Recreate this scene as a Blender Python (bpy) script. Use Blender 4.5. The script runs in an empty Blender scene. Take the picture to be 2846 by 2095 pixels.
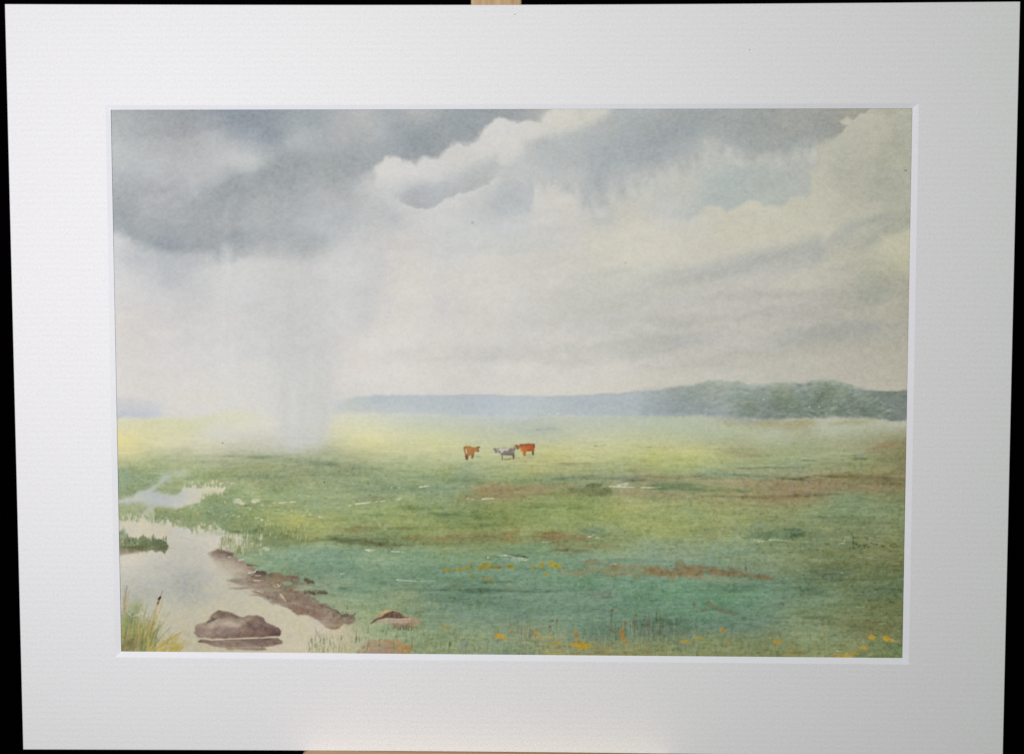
# A mounted watercolour (wet meadow with cattle under a rain cloud) standing on a
# wooden easel in front of a black cloth.  All surfaces are built and coloured by code.
import bpy, bmesh, math
import numpy as np
from mathutils import Matrix, Vector

scene = bpy.context.scene
# ---------------------------------------------------------------- mount frame in the world
LEAN = math.radians(10)
BASE_Z = 0.36                       # height of the mount's middle above the table
# local frame of the mount: x right, y up along the card, z out of the card to the viewer
MOUNT = Matrix(((1, 0, 0, 0),
                (0, math.sin(LEAN), -math.cos(LEAN), 0),
                (0, math.cos(LEAN), math.sin(LEAN), BASE_Z),
                (0, 0, 0, 1)))

# ---------------------------------------------------------------- camera
cam_data = bpy.data.cameras.new('camera')
cam = bpy.data.objects.new('camera', cam_data)
scene.collection.objects.link(cam)
cam_data.sensor_fit = 'HORIZONTAL'; cam_data.sensor_width = 36.0; cam_data.lens = 40.0
cam_data.clip_start = 0.01; cam_data.clip_end = 50
R = Matrix(((0.9998351579467474, 0.0012007086121988875, -0.018116711413257183),
            (-0.002184454534407668, 0.9985179881443641, -0.054378814905426204),
            (0.018024569120779488, 0.05440942612231899, 0.9983560132823611)))
cam.matrix_world = MOUNT @ (Matrix.Translation((0.013016889960941552, 0.038503955990325606, 0.6238450605560232)) @ R.transposed().to_4x4())
scene.camera = cam

# ---------------------------------------------------------------- world and lamps
world = bpy.data.worlds.new('World'); scene.world = world
world.use_nodes = True
bg = world.node_tree.nodes['Background']
bg.inputs['Color'].default_value = (0.9, 1.0, 0.92, 1); bg.inputs['Strength'].default_value = 0.02

def area_lamp(name, at, aim, size, watts, colour):
    d = bpy.data.lights.new(name, 'AREA'); d.shape = 'SQUARE'; d.size = size
    d.energy = watts; d.color = colour
    o = bpy.data.objects.new(name, d); scene.collection.objects.link(o)
    p = MOUNT @ Vector(at); q = MOUNT @ Vector(aim)
    o.matrix_world = Matrix.Translation(p) @ (q - p).to_track_quat('-Z', 'Y').to_matrix().to_4x4()
    return o
area_lamp('window_lamp', (-0.30, 0.10, 0.69), (0.0, 0.06, 0), 0.14, 4.17, (1.0, 0.966, 1.010))
area_lamp('fill_lamp', (0.95, 0.46, 1.6), (0, 0, 0), 0.9, 8.2, (0.885, 1.0, 0.875))  # added greenish fill from the front right, standing in for ambient light

scene.view_settings.view_transform = 'Standard'
scene.view_settings.look = 'None'
scene.view_settings.exposure = 0.0
scene.view_settings.gamma = 1.0
scene.view_settings.use_curve_mapping = False
scene.render.engine = 'CYCLES'
scene.cycles.use_denoising = False

# ---------------------------------------------------------------- helpers
def link(name, mesh, mat=None, parent=None, world_frame=False):
    o = bpy.data.objects.new(name, mesh); scene.collection.objects.link(o)
    if mat: mesh.materials.append(mat)
    if parent: o.parent = parent
    return o

def tag(o, label=None, cat=None, kind=None):
    if label: o['label'] = label
    if cat: o['category'] = cat
    if kind: o['kind'] = kind
    return o

def empty(name, matrix):
    o = bpy.data.objects.new(name, None); o.empty_display_size = .05
    scene.collection.objects.link(o); o.matrix_world = matrix
    return o

def new_mat(name, rough=.9, spec=.2):
    m = bpy.data.materials.new(name); m.use_nodes = True
    b = m.node_tree.nodes['Principled BSDF']
    b.inputs['Roughness'].default_value = rough; b.inputs['Specular IOR Level'].default_value = spec
    return m, m.node_tree, b

def nd(t, kind, **kw):
    n = t.nodes.new(kind)
    for k, v in kw.items():
        if k in n.inputs: n.inputs[k].default_value = v
        else: setattr(n, k, v)
    return n

def coords(t, scale):
    tc = nd(t, 'ShaderNodeTexCoord'); mp = nd(t, 'ShaderNodeMapping')
    mp.inputs['Scale'].default_value = scale
    t.links.new(tc.outputs['Object'], mp.inputs['Vector'])
    return mp.outputs['Vector']

def noise(t, vec, scale, detail=4, rough=.6):
    n = nd(t, 'ShaderNodeTexNoise'); n.inputs['Scale'].default_value = scale
    n.inputs['Detail'].default_value = detail; n.inputs['Roughness'].default_value = rough
    t.links.new(vec, n.inputs['Vector'])
    return n.outputs['Fac']

def ramp(t, fac, stops):
    r = nd(t, 'ShaderNodeValToRGB'); e = r.color_ramp.elements
    while len(e) < len(stops): e.new(.5)
    for i, (p, c) in enumerate(stops):
        e[i].position = p; e[i].color = tuple(c) + (1,)
    t.links.new(fac, r.inputs['Fac'])
    return r.outputs['Color']

def bump(t, b, height, strength, dist):
    n = nd(t, 'ShaderNodeBump'); n.inputs['Strength'].default_value = strength; n.inputs['Distance'].default_value = dist
    t.links.new(height, n.inputs['Height']); t.links.new(n.outputs['Normal'], b.inputs['Normal'])

# ---------------------------------------------------------------- materials
def card_material():
    m, t, b = new_mat('white_mount_card', .92, .12)
    v = coords(t, (1, 1, 1))
    f = noise(t, v, 14, 3)
    fine = noise(t, v, 760, 3, .75)
    w = nd(t, 'ShaderNodeTexWave', wave_type='BANDS', bands_direction='Y'); w.inputs['Scale'].default_value = 95
    w.inputs['Distortion'].default_value = 1.2; w.inputs['Detail'].default_value = 2; w.inputs['Detail Scale'].default_value = 2
    t.links.new(v, w.inputs['Vector'])
    mx = nd(t, 'ShaderNodeMath', operation='MULTIPLY_ADD'); t.links.new(w.outputs['Fac'], mx.inputs[0]); mx.inputs[1].default_value = .075; t.links.new(fine, mx.inputs[2])
    mh = nd(t, 'ShaderNodeMath', operation='MULTIPLY_ADD'); t.links.new(f, mh.inputs[0]); mh.inputs[1].default_value = .12; t.links.new(mx.outputs[0], mh.inputs[2])
    c = ramp(t, mh.outputs[0], [(.38, (.845, .845, .842)), (.62, (.905, .900, .903)), (.84, (.95, .95, .948))])
    t.links.new(c, b.inputs['Base Color'])
    bump(t, b, mx.outputs[0], .30, .0004)
    return m

def core_material():
    m, t, b = new_mat('cut_card_core', .85, .1)
    v = coords(t, (1, 1, 1))
    c = ramp(t, noise(t, v, 300, 3), [(.3, (.915, .92, .965)), (.7, (.945, .945, .985))])
    t.links.new(c, b.inputs['Base Color'])
    return m

def board_material():
    m, t, b = new_mat('grey_backing_board', .9, .1)
    t.links.new(ramp(t, noise(t, coords(t, (1, 1, 1)), 60, 4), [(.3, (.36, .33, .28)), (.7, (.44, .41, .35))]), b.inputs['Base Color'])
    return m

def wood_material(name, axis):
    m, t, b = new_mat(name, .55, .35)
    s = [220, 220, 220]; s[axis] = 9
    g = noise(t, coords(t, s), 1.0, 5, .65)
    s2 = [700, 700, 700]; s2[axis] = 30
    h = noise(t, coords(t, s2), 1.0, 3, .6)
    a = nd(t, 'ShaderNodeMath', operation='MULTIPLY_ADD'); t.links.new(h, a.inputs[0]); a.inputs[1].default_value = .5; t.links.new(g, a.inputs[2])
    c = ramp(t, a.outputs[0], [(.45, (.33, .19, .085)), (.66, (.55, .37, .19)), (.95, (.64, .47, .27))])
    t.links.new(c, b.inputs['Base Color']); bump(t, b, a.outputs[0], .3, .0004)
    return m

def cloth_material():
    m, t, b = new_mat('black_velvet_cloth', 1.0, 0.0)
    t.links.new(ramp(t, noise(t, coords(t, (1, 1, 1)), 7, 5), [(.35, (.0018, .0006, .0016)), (.7, (.0042, .0018, .0040))]), b.inputs['Base Color'])
    return m

def paint_material():
    m, t, b = new_mat('watercolour_paper', .95, .08)
    at = nd(t, 'ShaderNodeAttribute'); at.attribute_name = 'Pigment'
    v = coords(t, (1, 1, 1))
    g = noise(t, v, 620, 3, .65)
    r = ramp(t, g, [(.28, (.955, .955, .955)), (.5, (1, 1, 1)), (.75, (1.0, 1.0, 1.0))])
    mx = nd(t, 'ShaderNodeMix', data_type='RGBA', blend_type='MULTIPLY'); mx.inputs[0].default_value = 1.0
    t.links.new(at.outputs['Color'], mx.inputs[6]); t.links.new(r, mx.inputs[7])
    t.links.new(mx.outputs[2], b.inputs['Base Color'])
    bump(t, b, g, .22, .0004)
    return m

M_CARD, M_CORE, M_BOARD, M_CLOTH, M_PAINT = card_material(), core_material(), board_material(), cloth_material(), paint_material()
M_WOOD, M_WOOD_UP = wood_material('beech_wood_along', 0), wood_material('beech_wood_upright', 1)

# ================================================================ backdrop: a black cloth sweep
def make_backdrop():
    prof = [(y, 0.0) for y in np.linspace(-1.6, .42, 24)]
    prof += [(.42 + .16 * math.sin(a), .16 - .16 * math.cos(a)) for a in np.linspace(.15, math.pi / 2, 10)]
    prof += [(.58, z) for z in np.linspace(.22, 2.2, 44)]
    xs = np.linspace(-2.2, 2.2, 120)
    verts, faces = [], []
    for j, (y, z) in enumerate(prof):
        k = min(1, max(0, (z - .05) / .6))
        for x in xs:
            fold = .018 * math.sin(x * 11 + .8 * math.sin(z * 2.3)) + .010 * math.sin(x * 27 + 1.7 + z) + .006 * math.sin(x * 53)
            verts.append((x, y + k * fold, z))
    n = len(xs)
    for j in range(len(prof) - 1):
        for i in range(n - 1):
            a = j * n + i
            faces.append((a, a + 1, a + n + 1, a + n))
    me = bpy.data.meshes.new('backdrop'); me.from_pydata(verts, [], faces)
    me.polygons.foreach_set('use_smooth', [True] * len(faces))
    o = link('backdrop', me, M_CLOTH)
    o['kind'] = 'structure'
make_backdrop()

# ================================================================ easel
def prism(bm, outline, z0, z1, bevel=.0):
    """closed outline in the x-y plane extruded from z0 to z1"""
    lo = [bm.verts.new((x, y, z0)) for x, y in outline]; hi = [bm.verts.new((x, y, z1)) for x, y in outline]
    n = len(outline)
    fs = [bm.faces.new(hi), bm.faces.new(lo[::-1])]
    for i in range(n):
        j = (i + 1) % n
        fs.append(bm.faces.new((lo[i], lo[j], hi[j], hi[i])))
    return fs

def rounded(x0, y0, x1, y1, r, n=6):
    pts = []
    for cx, cy, a0 in ((x1 - r, y1 - r, 0), (x0 + r, y1 - r, 90), (x0 + r, y0 + r, 180), (x1 - r, y0 + r, 270)):
        for k in range(n + 1):
            a = math.radians(a0 + 90 * k / n)
            pts.append((cx + r * math.cos(a), cy + r * math.sin(a)))
    return pts

def bm_object(name, bm, mat, parent, bevel=0.0, tilt=None):
    bmesh.ops.recalc_face_normals(bm, faces=bm.faces)
    me = bpy.data.meshes.new(name); bm.to_mesh(me); bm.free()
    o = link(name, me, mat, parent)
    if bevel:
        md = o.modifiers.new('soft_edges', 'BEVEL'); md.width = bevel; md.segments = 3; md.limit_method = 'ANGLE'
    return o

BACK = -0.0068          # back of the mounted picture, local z
easel = empty('easel', Matrix.Translation((0, .09, 0)))
tag(easel, 'pale wooden easel whose post and ledge show above and below the white mount', 'easel')
TO_EASEL = easel.matrix_world.inverted() @ MOUNT

bm = bmesh.new(); prism(bm, rounded(-0.0211, -.355, 0.0065, .34, .003), BACK - .0185, BACK - .0004)
o = bm_object('mast', bm, M_WOOD_UP, easel, .0012); o.matrix_local = TO_EASEL
# ledge: the card stands on its upper face
LT = -.2057; LA = math.atan2(-.20612 + .20558, .20786)
bm = bmesh.new(); prism(bm, rounded(-.1041, -.024, .1041, 0, .0045), BACK - .0004, .030)
o = bm_object('ledge', bm, M_WOOD, easel, .0015)
o.matrix_local = TO_EASEL @ Matrix.Translation((-.0122, LT - .0001, 0)) @ Matrix.Rotation(LA, 4, 'Z')
# lip at the front of the ledge, below the picture
bm = bmesh.new(); prism(bm, rounded(-.1041, -.030, .1041, -.0245, .0025), .012, .036)
o = bm_object('ledge_lip', bm, M_WOOD, easel, .001)
o.matrix_local = TO_EASEL @ Matrix.Translation((-.0122, LT - .0001, 0)) @ Matrix.Rotation(LA, 4, 'Z')
# feet under the mast and the strut behind
def bar(name, a, b, w, d, mat):
    a, b = Vector(a), Vector(b); L = (b - a).length
    bm = bmesh.new(); prism(bm, rounded(-w / 2, 0, w / 2, L, .003), -d / 2, d / 2)
    o = bm_object(name, bm, mat, easel, .001)
    y = (b - a).normalized(); x = Vector((1, 0, 0)) if abs(y.x) < .9 else Vector((0, 0, 1)); z = x.cross(y).normalized(); x = y.cross(z)
    m = Matrix((x, y, z)).transposed().to_4x4(); m.translation = a
    o.matrix_local = easel.matrix_world.inverted() @ m
    return o
low = MOUNT @ Vector((-.0073, -.34, BACK - .010))
bar('foot', (-.19, low.y, .012), (.175, low.y, .012), .03, .024, M_WOOD_UP)
bar('rear_strut', (-.0073, low.y + .26, .008), tuple(MOUNT @ Vector((-.0073, .14, BACK - .027))), .022, .014, M_WOOD_UP)

# ================================================================ watercolour pigment
# ---------------------------------------------------------------- watercolour study
# Drawing units run over the sheet: DX0..DX1 left to right, DY0..DY1 top to bottom.
DX0, DX1, DY0, DY1 = 290.0, 2556.0, 286.0, 1850.0
SC = 0.6
NX, NY = int((DX1 - DX0) * SC), int((DY1 - DY0) * SC)
GX, GY = np.meshgrid(DX0 + (np.arange(NX) + .5) / SC, DY0 + (np.arange(NY) + .5) / SC)
GX = GX.astype(np.float32); GY = GY.astype(np.float32)
rng = np.random.default_rng(7)

TILES = {'a': (300, 290, .339), 'b': (1040, 290, .339), 'c': (1780, 290, .339),
         'd': (300, 820, .339), 'e': (1040, 820, .339), 'f': (1780, 820, .339),
         'g': (310, 1280, .333), 'h': (850, 1280, .333), 'i': (1400, 1290, .333), 'j': (1950, 1290, .333),
         'k': (1260, 1200, .11586)}
def T(k, pts):
    x0, y0, s = TILES[k]
    return [(x0 + s * p[0], y0 + s * p[1]) + tuple(p[2:]) for p in pts]

def sm(t):
    t = np.clip(t, 0, 1)
    return t * t * (3 - 2 * t)

def vnoise(x, y, seed):
    xi = np.floor(x).astype(np.int64); yi = np.floor(y).astype(np.int64)
    fx = sm(x - xi); fy = sm(y - yi)
    def hsh(a, b):
        n = (a * 374761393 + b * 668265263 + seed * 974711) & 0xffffffff
        n = ((n ^ (n >> 13)) * 1274126177) & 0xffffffff
        n = n ^ (n >> 16)
        return (n & 0xffff).astype(np.float32) / 65535.0
    a = hsh(xi, yi); b = hsh(xi + 1, yi); c = hsh(xi, yi + 1); d = hsh(xi + 1, yi + 1)
    return ((a + (b - a) * fx) * (1 - fy) + (c + (d - c) * fx) * fy).astype(np.float32)

def fbm(x, y, sx, sy, octs=3, seed=1, gain=.5):
    """zero-mean fractal noise, feature size sx by sy in drawing units"""
    r = 0; a = 1.0; t = 0
    for o in range(octs):
        r = r + a * (vnoise(x / sx + 17.3 * o, y / sy + 9.1 * o, seed + 31 * o) - .5)
        t += a; a *= gain; sx /= 2.03; sy /= 2.03
    return r * 2 / t

def field(pts, X, Y, ysc=1.0, smooth=30.0):
    """smooth colour field through (x, y, r, g, b) samples"""
    p = np.array(pts, float)
    q = p[:, :2] * [1, ysc]
    D = np.sqrt(((q[:, None] - q[None]) ** 2).sum(-1) + smooth ** 2)
    n = len(q)
    A = np.zeros((n + 3, n + 3)); A[:n, :n] = D; A[:n, n] = 1; A[:n, n + 1:] = q / 1000
    A[n, :n] = 1; A[n + 1:, :n] = q.T / 1000
    B = np.zeros((n + 3, 3)); B[:n] = p[:, 2:5]
    w = np.linalg.solve(A + 1e-9 * np.eye(n + 3), B)
    st = 6 if X.size > 200000 else 1
    xs = X[::st, ::st].astype(float); ys = Y[::st, ::st].astype(float) * ysc
    out = np.zeros(xs.shape + (3,))
    for i in range(n):
        d = np.sqrt((xs - q[i, 0]) ** 2 + (ys - q[i, 1]) ** 2 + smooth ** 2)
        out += d[..., None] * w[i]
    out += w[n] + xs[..., None] / 1000 * w[n + 1] + ys[..., None] / 1000 * w[n + 2]
    if st > 1:
        h, wd = X.shape
        iy = np.minimum(np.arange(h) / st, out.shape[0] - 1.001); ix = np.minimum(np.arange(wd) / st, out.shape[1] - 1.001)
        y0 = iy.astype(int); x0 = ix.astype(int); fy = (iy - y0)[:, None, None]; fx = (ix - x0)[None, :, None]
        out = (out[y0][:, x0] * (1 - fy) + out[y0 + 1][:, x0] * fy) * (1 - fx) + (out[y0][:, x0 + 1] * (1 - fy) + out[y0 + 1][:, x0 + 1] * fy) * fx
    return out.astype(np.float32)

IMG = np.zeros((NY, NX, 3), np.float32)

def box(x0, y0, x1, y1):
    i0 = max(0, int((x0 - DX0) * SC)); i1 = min(NX, int((x1 - DX0) * SC) + 2)
    j0 = max(0, int((y0 - DY0) * SC)); j1 = min(NY, int((y1 - DY0) * SC) + 2)
    if i1 <= i0 or j1 <= j0:
        return None
    return slice(j0, j1), slice(i0, i1)

def blend(s, m, col, mode='mix'):
    if isinstance(col, list):
        col = field(col, GX[s], GY[s])
    else:
        col = np.array(col, np.float32)
    if mode == 'mul':          # a transparent glaze
        IMG[s] *= 1 + m[..., None] * (col / 255.0 - 1)
    elif mode == 'add':
        IMG[s] += m[..., None] * col
    else:
        IMG[s] += m[..., None] * (col - IMG[s])

def poly_mask(pts, X, Y, amp, sx, sy, seed, soft=6.0, octs=3):
    n = len(pts)
    if amp:
        wx = X + amp * fbm(X, Y, sx, sy, octs, seed); wy = Y + amp * fbm(X, Y, sx, sy, octs, seed + 500)
    else:
        wx, wy = X, Y
    best = np.full(X.shape, 1e18, np.float32); sf = np.full(X.shape, soft, np.float32)
    inside = np.zeros(X.shape, bool)
    for i in range(n):
        a = pts[i]; b = pts[(i + 1) % n]
        sa = a[2] if len(a) > 2 else soft; sb = b[2] if len(b) > 2 else soft
        ex, ey = b[0] - a[0], b[1] - a[1]
        t = np.clip(((wx - a[0]) * ex + (wy - a[1]) * ey) / (ex * ex + ey * ey + 1e-9), 0, 1)
        d = (wx - a[0] - t * ex) ** 2 + (wy - a[1] - t * ey) ** 2
        k = d < best
        best = np.where(k, d, best); sf = np.where(k, sa + (sb - sa) * t, sf)
        if ey != 0:
            c = ((a[1] <= wy) & (b[1] > wy)) | ((b[1] <= wy) & (a[1] > wy))
            xi = a[0] + (wy - a[1]) / ey * ex
            inside ^= c & (wx < xi)
    d = np.sqrt(best) * np.where(inside, 1, -1)
    return sm(.5 + d / (2 * sf))

def wash(pts, col, a=1.0, soft=6.0, amp=0.0, sx=40, sy=40, seed=1, mode='mix', octs=3, mottle=0.0, msx=30, msy=30, rag=0.0):
    pad = max([soft] + [p[2] for p in pts if len(p) > 2]) + amp + rag + 4
    xs = [p[0] for p in pts]; ys = [p[1] for p in pts]
    s = box(min(xs) - pad, min(ys) - pad, max(xs) + pad, max(ys) + pad)
    if s is None:
        return None
    X, Y = GX[s], GY[s]
    if rag:
        X = X + rag * fbm(GX[s], GY[s], 17, 17, 3, seed + 900, .65); Y = Y + rag * fbm(GX[s], GY[s], 17, 17, 3, seed + 950, .65)
    m = poly_mask(pts, X, Y, amp, sx, sy, seed, soft, octs) * a
    if mottle:
        m = np.clip(m * (1 + mottle * fbm(X, Y, msx, msy, 3, seed + 77) * 2), 0, 1)
    blend(s, m, col, mode)
    return s, m

def puff(x, y, rx, ry, col, a=.5, ang=0, amp=0.0, seed=1, mode='mix', sx=None, p=2.0):
    """soft wet-in-wet bloom"""
    R = max(rx, ry) * 2.2
    s = box(x - R, y - R, x + R, y + R)
    if s is None:
        return
    X, Y = GX[s], GY[s]
    dx, dy = X - x, Y - y
    if amp:
        k = sx or (rx + ry) / 2
        dx = dx + amp * fbm(X, Y, k, k, 3, seed); dy = dy + amp * fbm(X, Y, k, k, 3, seed + 300)
    c, q = np.cos(np.radians(ang)), np.sin(np.radians(ang))
    u = (c * dx + q * dy) / rx; v = (-q * dx + c * dy) / ry
    blend(s, a * np.exp(-(u * u + v * v) ** (p / 2)), col, mode)

def stroke(pts, w, col, a=1.0, soft=1.0, taper=(1, 1), rough=0.0, seed=1, mode='mix'):
    """brush line through points, half width w, tapered from taper[0] to taper[1]"""
    xs = [p[0] for p in pts]; ys = [p[1] for p in pts]
    pad = w * max(taper) + soft + 3
    s = box(min(xs) - pad, min(ys) - pad, max(xs) + pad, max(ys) + pad)
    if s is None:
        return
    X, Y = GX[s], GY[s]
    m = np.zeros(X.shape, np.float32); n = len(pts) - 1
    for i in range(n):
        ax, ay = pts[i][:2]; bx, by = pts[i + 1][:2]
        ex, ey = bx - ax, by - ay
        t = np.clip(((X - ax) * ex + (Y - ay) * ey) / (ex * ex + ey * ey + 1e-9), 0, 1)
        d = np.sqrt((X - ax - t * ex) ** 2 + (Y - ay - t * ey) ** 2)
        g = (i + t) / n
        ww = w * (taper[0] + (taper[1] - taper[0]) * g)
        m = np.maximum(m, sm(.5 + (ww - d) / (2 * soft)))
    if rough:
        m = m * np.clip(1 + rough * 2.5 * fbm(X, Y, 7, 5, 2, seed), 0, 1.2).clip(0, 1)
    blend(s, m * a, col, mode)

def dab(x, y, rx, ry, col, a=1.0, ang=0, seed=1, soft=.35, rough=.5):
    R = max(rx, ry) * 1.9 + 3
    s = box(x - R, y - R, x + R, y + R)
    if s is None:
        return
    X, Y = GX[s], GY[s]
    c, q = np.cos(np.radians(ang)), np.sin(np.radians(ang))
    dx, dy = X - x, Y - y
    u = (c * dx + q * dy) / rx; v = (-q * dx + c * dy) / ry
    r = np.sqrt(u * u + v * v) + rough * fbm(X, Y, rx + 2, ry + 2, 2, seed)
    blend(s, a * sm((1 - r) / (2 * soft) + .5), col)

def grass(t, n, xr, yr, hr, cols, w=(.8, 1.8), al=(.25, .6), lean=(-10, 10), sd=1, curve=.4):
    r = np.random.default_rng(sd)
    for i in range(n):
        px, py, hh, ln = r.uniform(*xr), r.uniform(*yr), r.uniform(*hr), r.uniform(*lean)
        c = np.array(cols[r.integers(len(cols))]) + r.uniform(-8, 8, 3)
        stroke(T(t, [(px, py), (px + ln * curve, py - hh * .55), (px + ln, py - hh)]), r.uniform(*w), c, r.uniform(*al), 1.0, (1, .25))
# ================================================================ SKY
FULL = (slice(0, NY), slice(0, NX))
sky = (T('a', [(60, 1150, 208, 207, 208), (100, 1550, 214, 212, 212), (500, 1350, 202, 203, 204), (900, 1450, 209, 209, 207), (1400, 1400, 210, 210, 208), (2000, 1300, 209, 207, 204), (2100, 1600, 207, 205, 202),
               (2200, 650, 208, 207, 203), (1500, 1600, 208, 208, 206)]) +
       T('b', [(150, 520, 211, 209, 205), (1000, 250, 213, 210, 204), (1650, 100, 207, 206, 193), (700, 430, 206, 205, 200), (300, 800, 203, 204, 203), (600, 850, 208, 208, 206),
               (900, 700, 205, 207, 205), (100, 900, 196, 198, 199), (300, 1100, 207, 204, 200), (600, 1150, 205, 207, 204), (1050, 1080, 201, 204, 201), (1450, 830, 208, 204, 195),
               (1500, 1050, 204, 202, 195), (1000, 1280, 211, 208, 198), (300, 1500, 217, 213, 203), (700, 1500, 213, 208, 200), (1900, 1200, 207, 203, 186), (1500, 1350, 208, 204, 190), (2150, 750, 200, 198, 187), (2150, 1050, 207, 203, 185),
               (1800, 1550, 200, 200, 189), (1300, 1600, 206, 204, 196), (2150, 1500, 198, 198, 186)]) +
       T('c', [(300, 700, 190, 192, 184), (200, 900, 197, 198, 190), (250, 1150, 207, 202, 185), (700, 1050, 203, 199, 178), (1300, 950, 197, 193, 170), (1500, 700, 190, 188, 166), (1800, 250, 184, 183, 163),
               (2000, 500, 180, 179, 157), (2150, 250, 176, 176, 154), (2100, 750, 172, 172, 152), (1750, 750, 184, 183, 162), (1700, 450, 181, 181, 162), (300, 1500, 193, 193, 184), (1000, 1580, 190, 187, 176), (1250, 1430, 196, 192, 175),
               (1700, 1400, 184, 181, 160), (2100, 1250, 190, 186, 156), (1950, 1550, 164, 166, 146), (2150, 1600, 168, 166, 143), (1500, 1600, 180, 177, 165)]) +
       T('d', [(100, 150, 215, 211, 207), (100, 500, 217, 212, 208), (400, 300, 213, 210, 207), (900, 250, 210, 209, 207), (1500, 100, 210, 209, 206), (1000, 850, 219, 216, 210), (500, 800, 219, 214, 208), (1500, 600, 208, 209, 206),
               (2000, 150, 213, 210, 205), (2050, 600, 217, 210, 203), (1700, 950, 207, 206, 200), (300, 1000, 214, 212, 206)]) +
       T('e', [(100, 300, 217, 212, 205), (600, 50, 210, 206, 202), (200, 700, 217, 212, 204), (800, 250, 213, 209, 201), (900, 550, 207, 204, 197), (1000, 700, 212, 208, 199), (1600, 150, 202, 200, 193), (1500, 700, 209, 206, 194), (2000, 400, 200, 199, 190), (2000, 700, 207, 202, 189)]) +
       T('f', [(300, 250, 190, 188, 178), (350, 620, 197, 193, 178), (900, 300, 190, 187, 176), (1000, 650, 190, 187, 173), (1600, 300, 175, 174, 162), (1600, 600, 185, 180, 163), (2000, 100, 178, 174, 155), (2080, 400, 174, 171, 152), (2000, 700, 185, 180, 160), (1250, 150, 184, 181, 168)]))
IMG[:] = field(sky, GX, GY, 1.0, 40)
IMG += (fbm(GX, GY, 260, 120, 4, 3) * 3.5)[..., None]

# heavy rain cloud, upper left
dark = (T('a', [(60, 80, 172, 178, 179), (300, 150, 170, 175, 177), (700, 120, 158, 165, 171), (1000, 180, 152, 161, 170), (1400, 200, 152, 162, 170), (650, 260, 166, 171, 174), (850, 270, 180, 184, 187), (1350, 260, 150, 160, 169),
                (300, 320, 176, 182, 182), (100, 430, 191, 195, 195), (400, 480, 188, 192, 193), (800, 420, 187, 190, 191), (650, 500, 187, 190, 191), (900, 510, 190, 193, 194), (1100, 500, 193, 196, 197), (1200, 490, 190, 194, 194), (60, 560, 182, 187, 190), (500, 580, 181, 185, 187), (900, 600, 180, 184, 188), (1050, 600, 166, 172, 175),
                (180, 720, 168, 173, 178), (500, 760, 176, 180, 183), (950, 720, 161, 167, 170), (80, 980, 160, 168, 173), (330, 900, 172, 176, 179), (400, 1050, 162, 169, 174), (700, 880, 170, 175, 177), (530, 1170, 156, 164, 171), (650, 1120, 164, 171, 175), (900, 1100, 166, 173, 178), (1100, 1100, 165, 172, 176),
                (1250, 830, 174, 179, 180), (1300, 600, 163, 170, 172), (1500, 450, 160, 168, 171), (1550, 320, 174, 181, 184), (1700, 80, 158, 168, 173), (1900, 150, 172, 178, 180), (2150, 130, 178, 182, 180), (1800, 560, 162, 170, 170), (1750, 700, 176, 180, 181), (1500, 950, 174, 179, 182),
                (1700, 1000, 182, 187, 189), (1500, 1150, 172, 179, 182), (1750, 1150, 170, 177, 178), (1950, 850, 180, 184, 186), (2050, 480, 160, 167, 169), (2200, 330, 166, 173, 175), (2100, 950, 192, 195, 194), (2000, 1020, 186, 190, 190)]) +
        T('b', [(150, 90, 166, 173, 176), (350, 80, 176, 180, 179), (650, 90, 156, 164, 168), (1000, 60, 157, 163, 165), (1250, 80, 163, 166, 166), (1380, 60, 176, 177, 172), (350, 250, 150, 159, 163), (300, 400, 154, 162, 167), (650, 250, 156, 164, 168), (60, 250, 170, 177, 179), (20, 450, 162, 170, 172)]))
poly = (T('a', [(-60, -60, 6), (-60, 1040, 12), (60, 1040, 14), (180, 1090, 12), (300, 1200, 16), (450, 1255, 18), (650, 1240, 18), (850, 1200, 12), (880, 1280, 12), (950, 1210, 12), (1010, 1200, 12), (1040, 1290, 12), (1085, 1235, 14), (1400, 1250, 18), (1650, 1275, 22), (1800, 1210, 26), (1950, 1100, 34), (2150, 1010, 40), (2230, 830, 40), (2080, 690, 36), (2170, 560, 18)]) +
        T('b', [(0, 520, 9), (60, 470, 7), (100, 440, 5), (180, 430, 5), (230, 462, 5), (330, 478, 6), (420, 424, 5), (530, 432, 6), (600, 374, 5), (680, 335, 5), (760, 330, 5), (850, 272, 6), (900, 190, 5), (960, 150, 4), (1000, 112, 3), (1060, 128, 4), (1180, 138, 5), (1340, 132, 6), (1380, 85, 7), (1450, 40, 8), (1500, -60, 8)]))
poly = [(p[0], p[1], p[2] * 1.55 + 1) for p in poly]
wash(poly, dark, 1.0, 10, amp=11, sx=60, sy=60, seed=11, octs=5, rag=8)
for k, (px, py, rx, ry, c, al, an) in enumerate([(160, 450, 60, 12, (193, 196, 197), .5, 4), (350, 340, 90, 13, (184, 188, 188), .45, -8), (760, 280, 60, 11, (182, 186, 189), .5, -16), (1500, 330, 60, 13, (178, 184, 186), .5, -28), (1950, 230, 60, 20, (182, 186, 187), .45, -40), (700, 200, 80, 10, (154, 161, 168), .45, -14), (300, 240, 70, 10, (164, 170, 173), .4, -8), (330, 730, 90, 16, (164, 170, 175), .4, -10), (1500, 700, 110, 14, (168, 174, 176), .4, -18), (1300, 950, 120, 16, (182, 186, 188), .4, -16), (700, 900, 110, 14, (178, 182, 184), .4, -22), (420, 980, 70, 12, (158, 166, 171), .4, 12), (1750, 900, 110, 18, (188, 191, 192), .4, -24), (560, 600, 120, 12, (184, 187, 190), .4, -14)]):
    puff(*T('a', [(px, py)])[0], rx, ry, c, al, an, 18, 1330 + k, sx=40)
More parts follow.
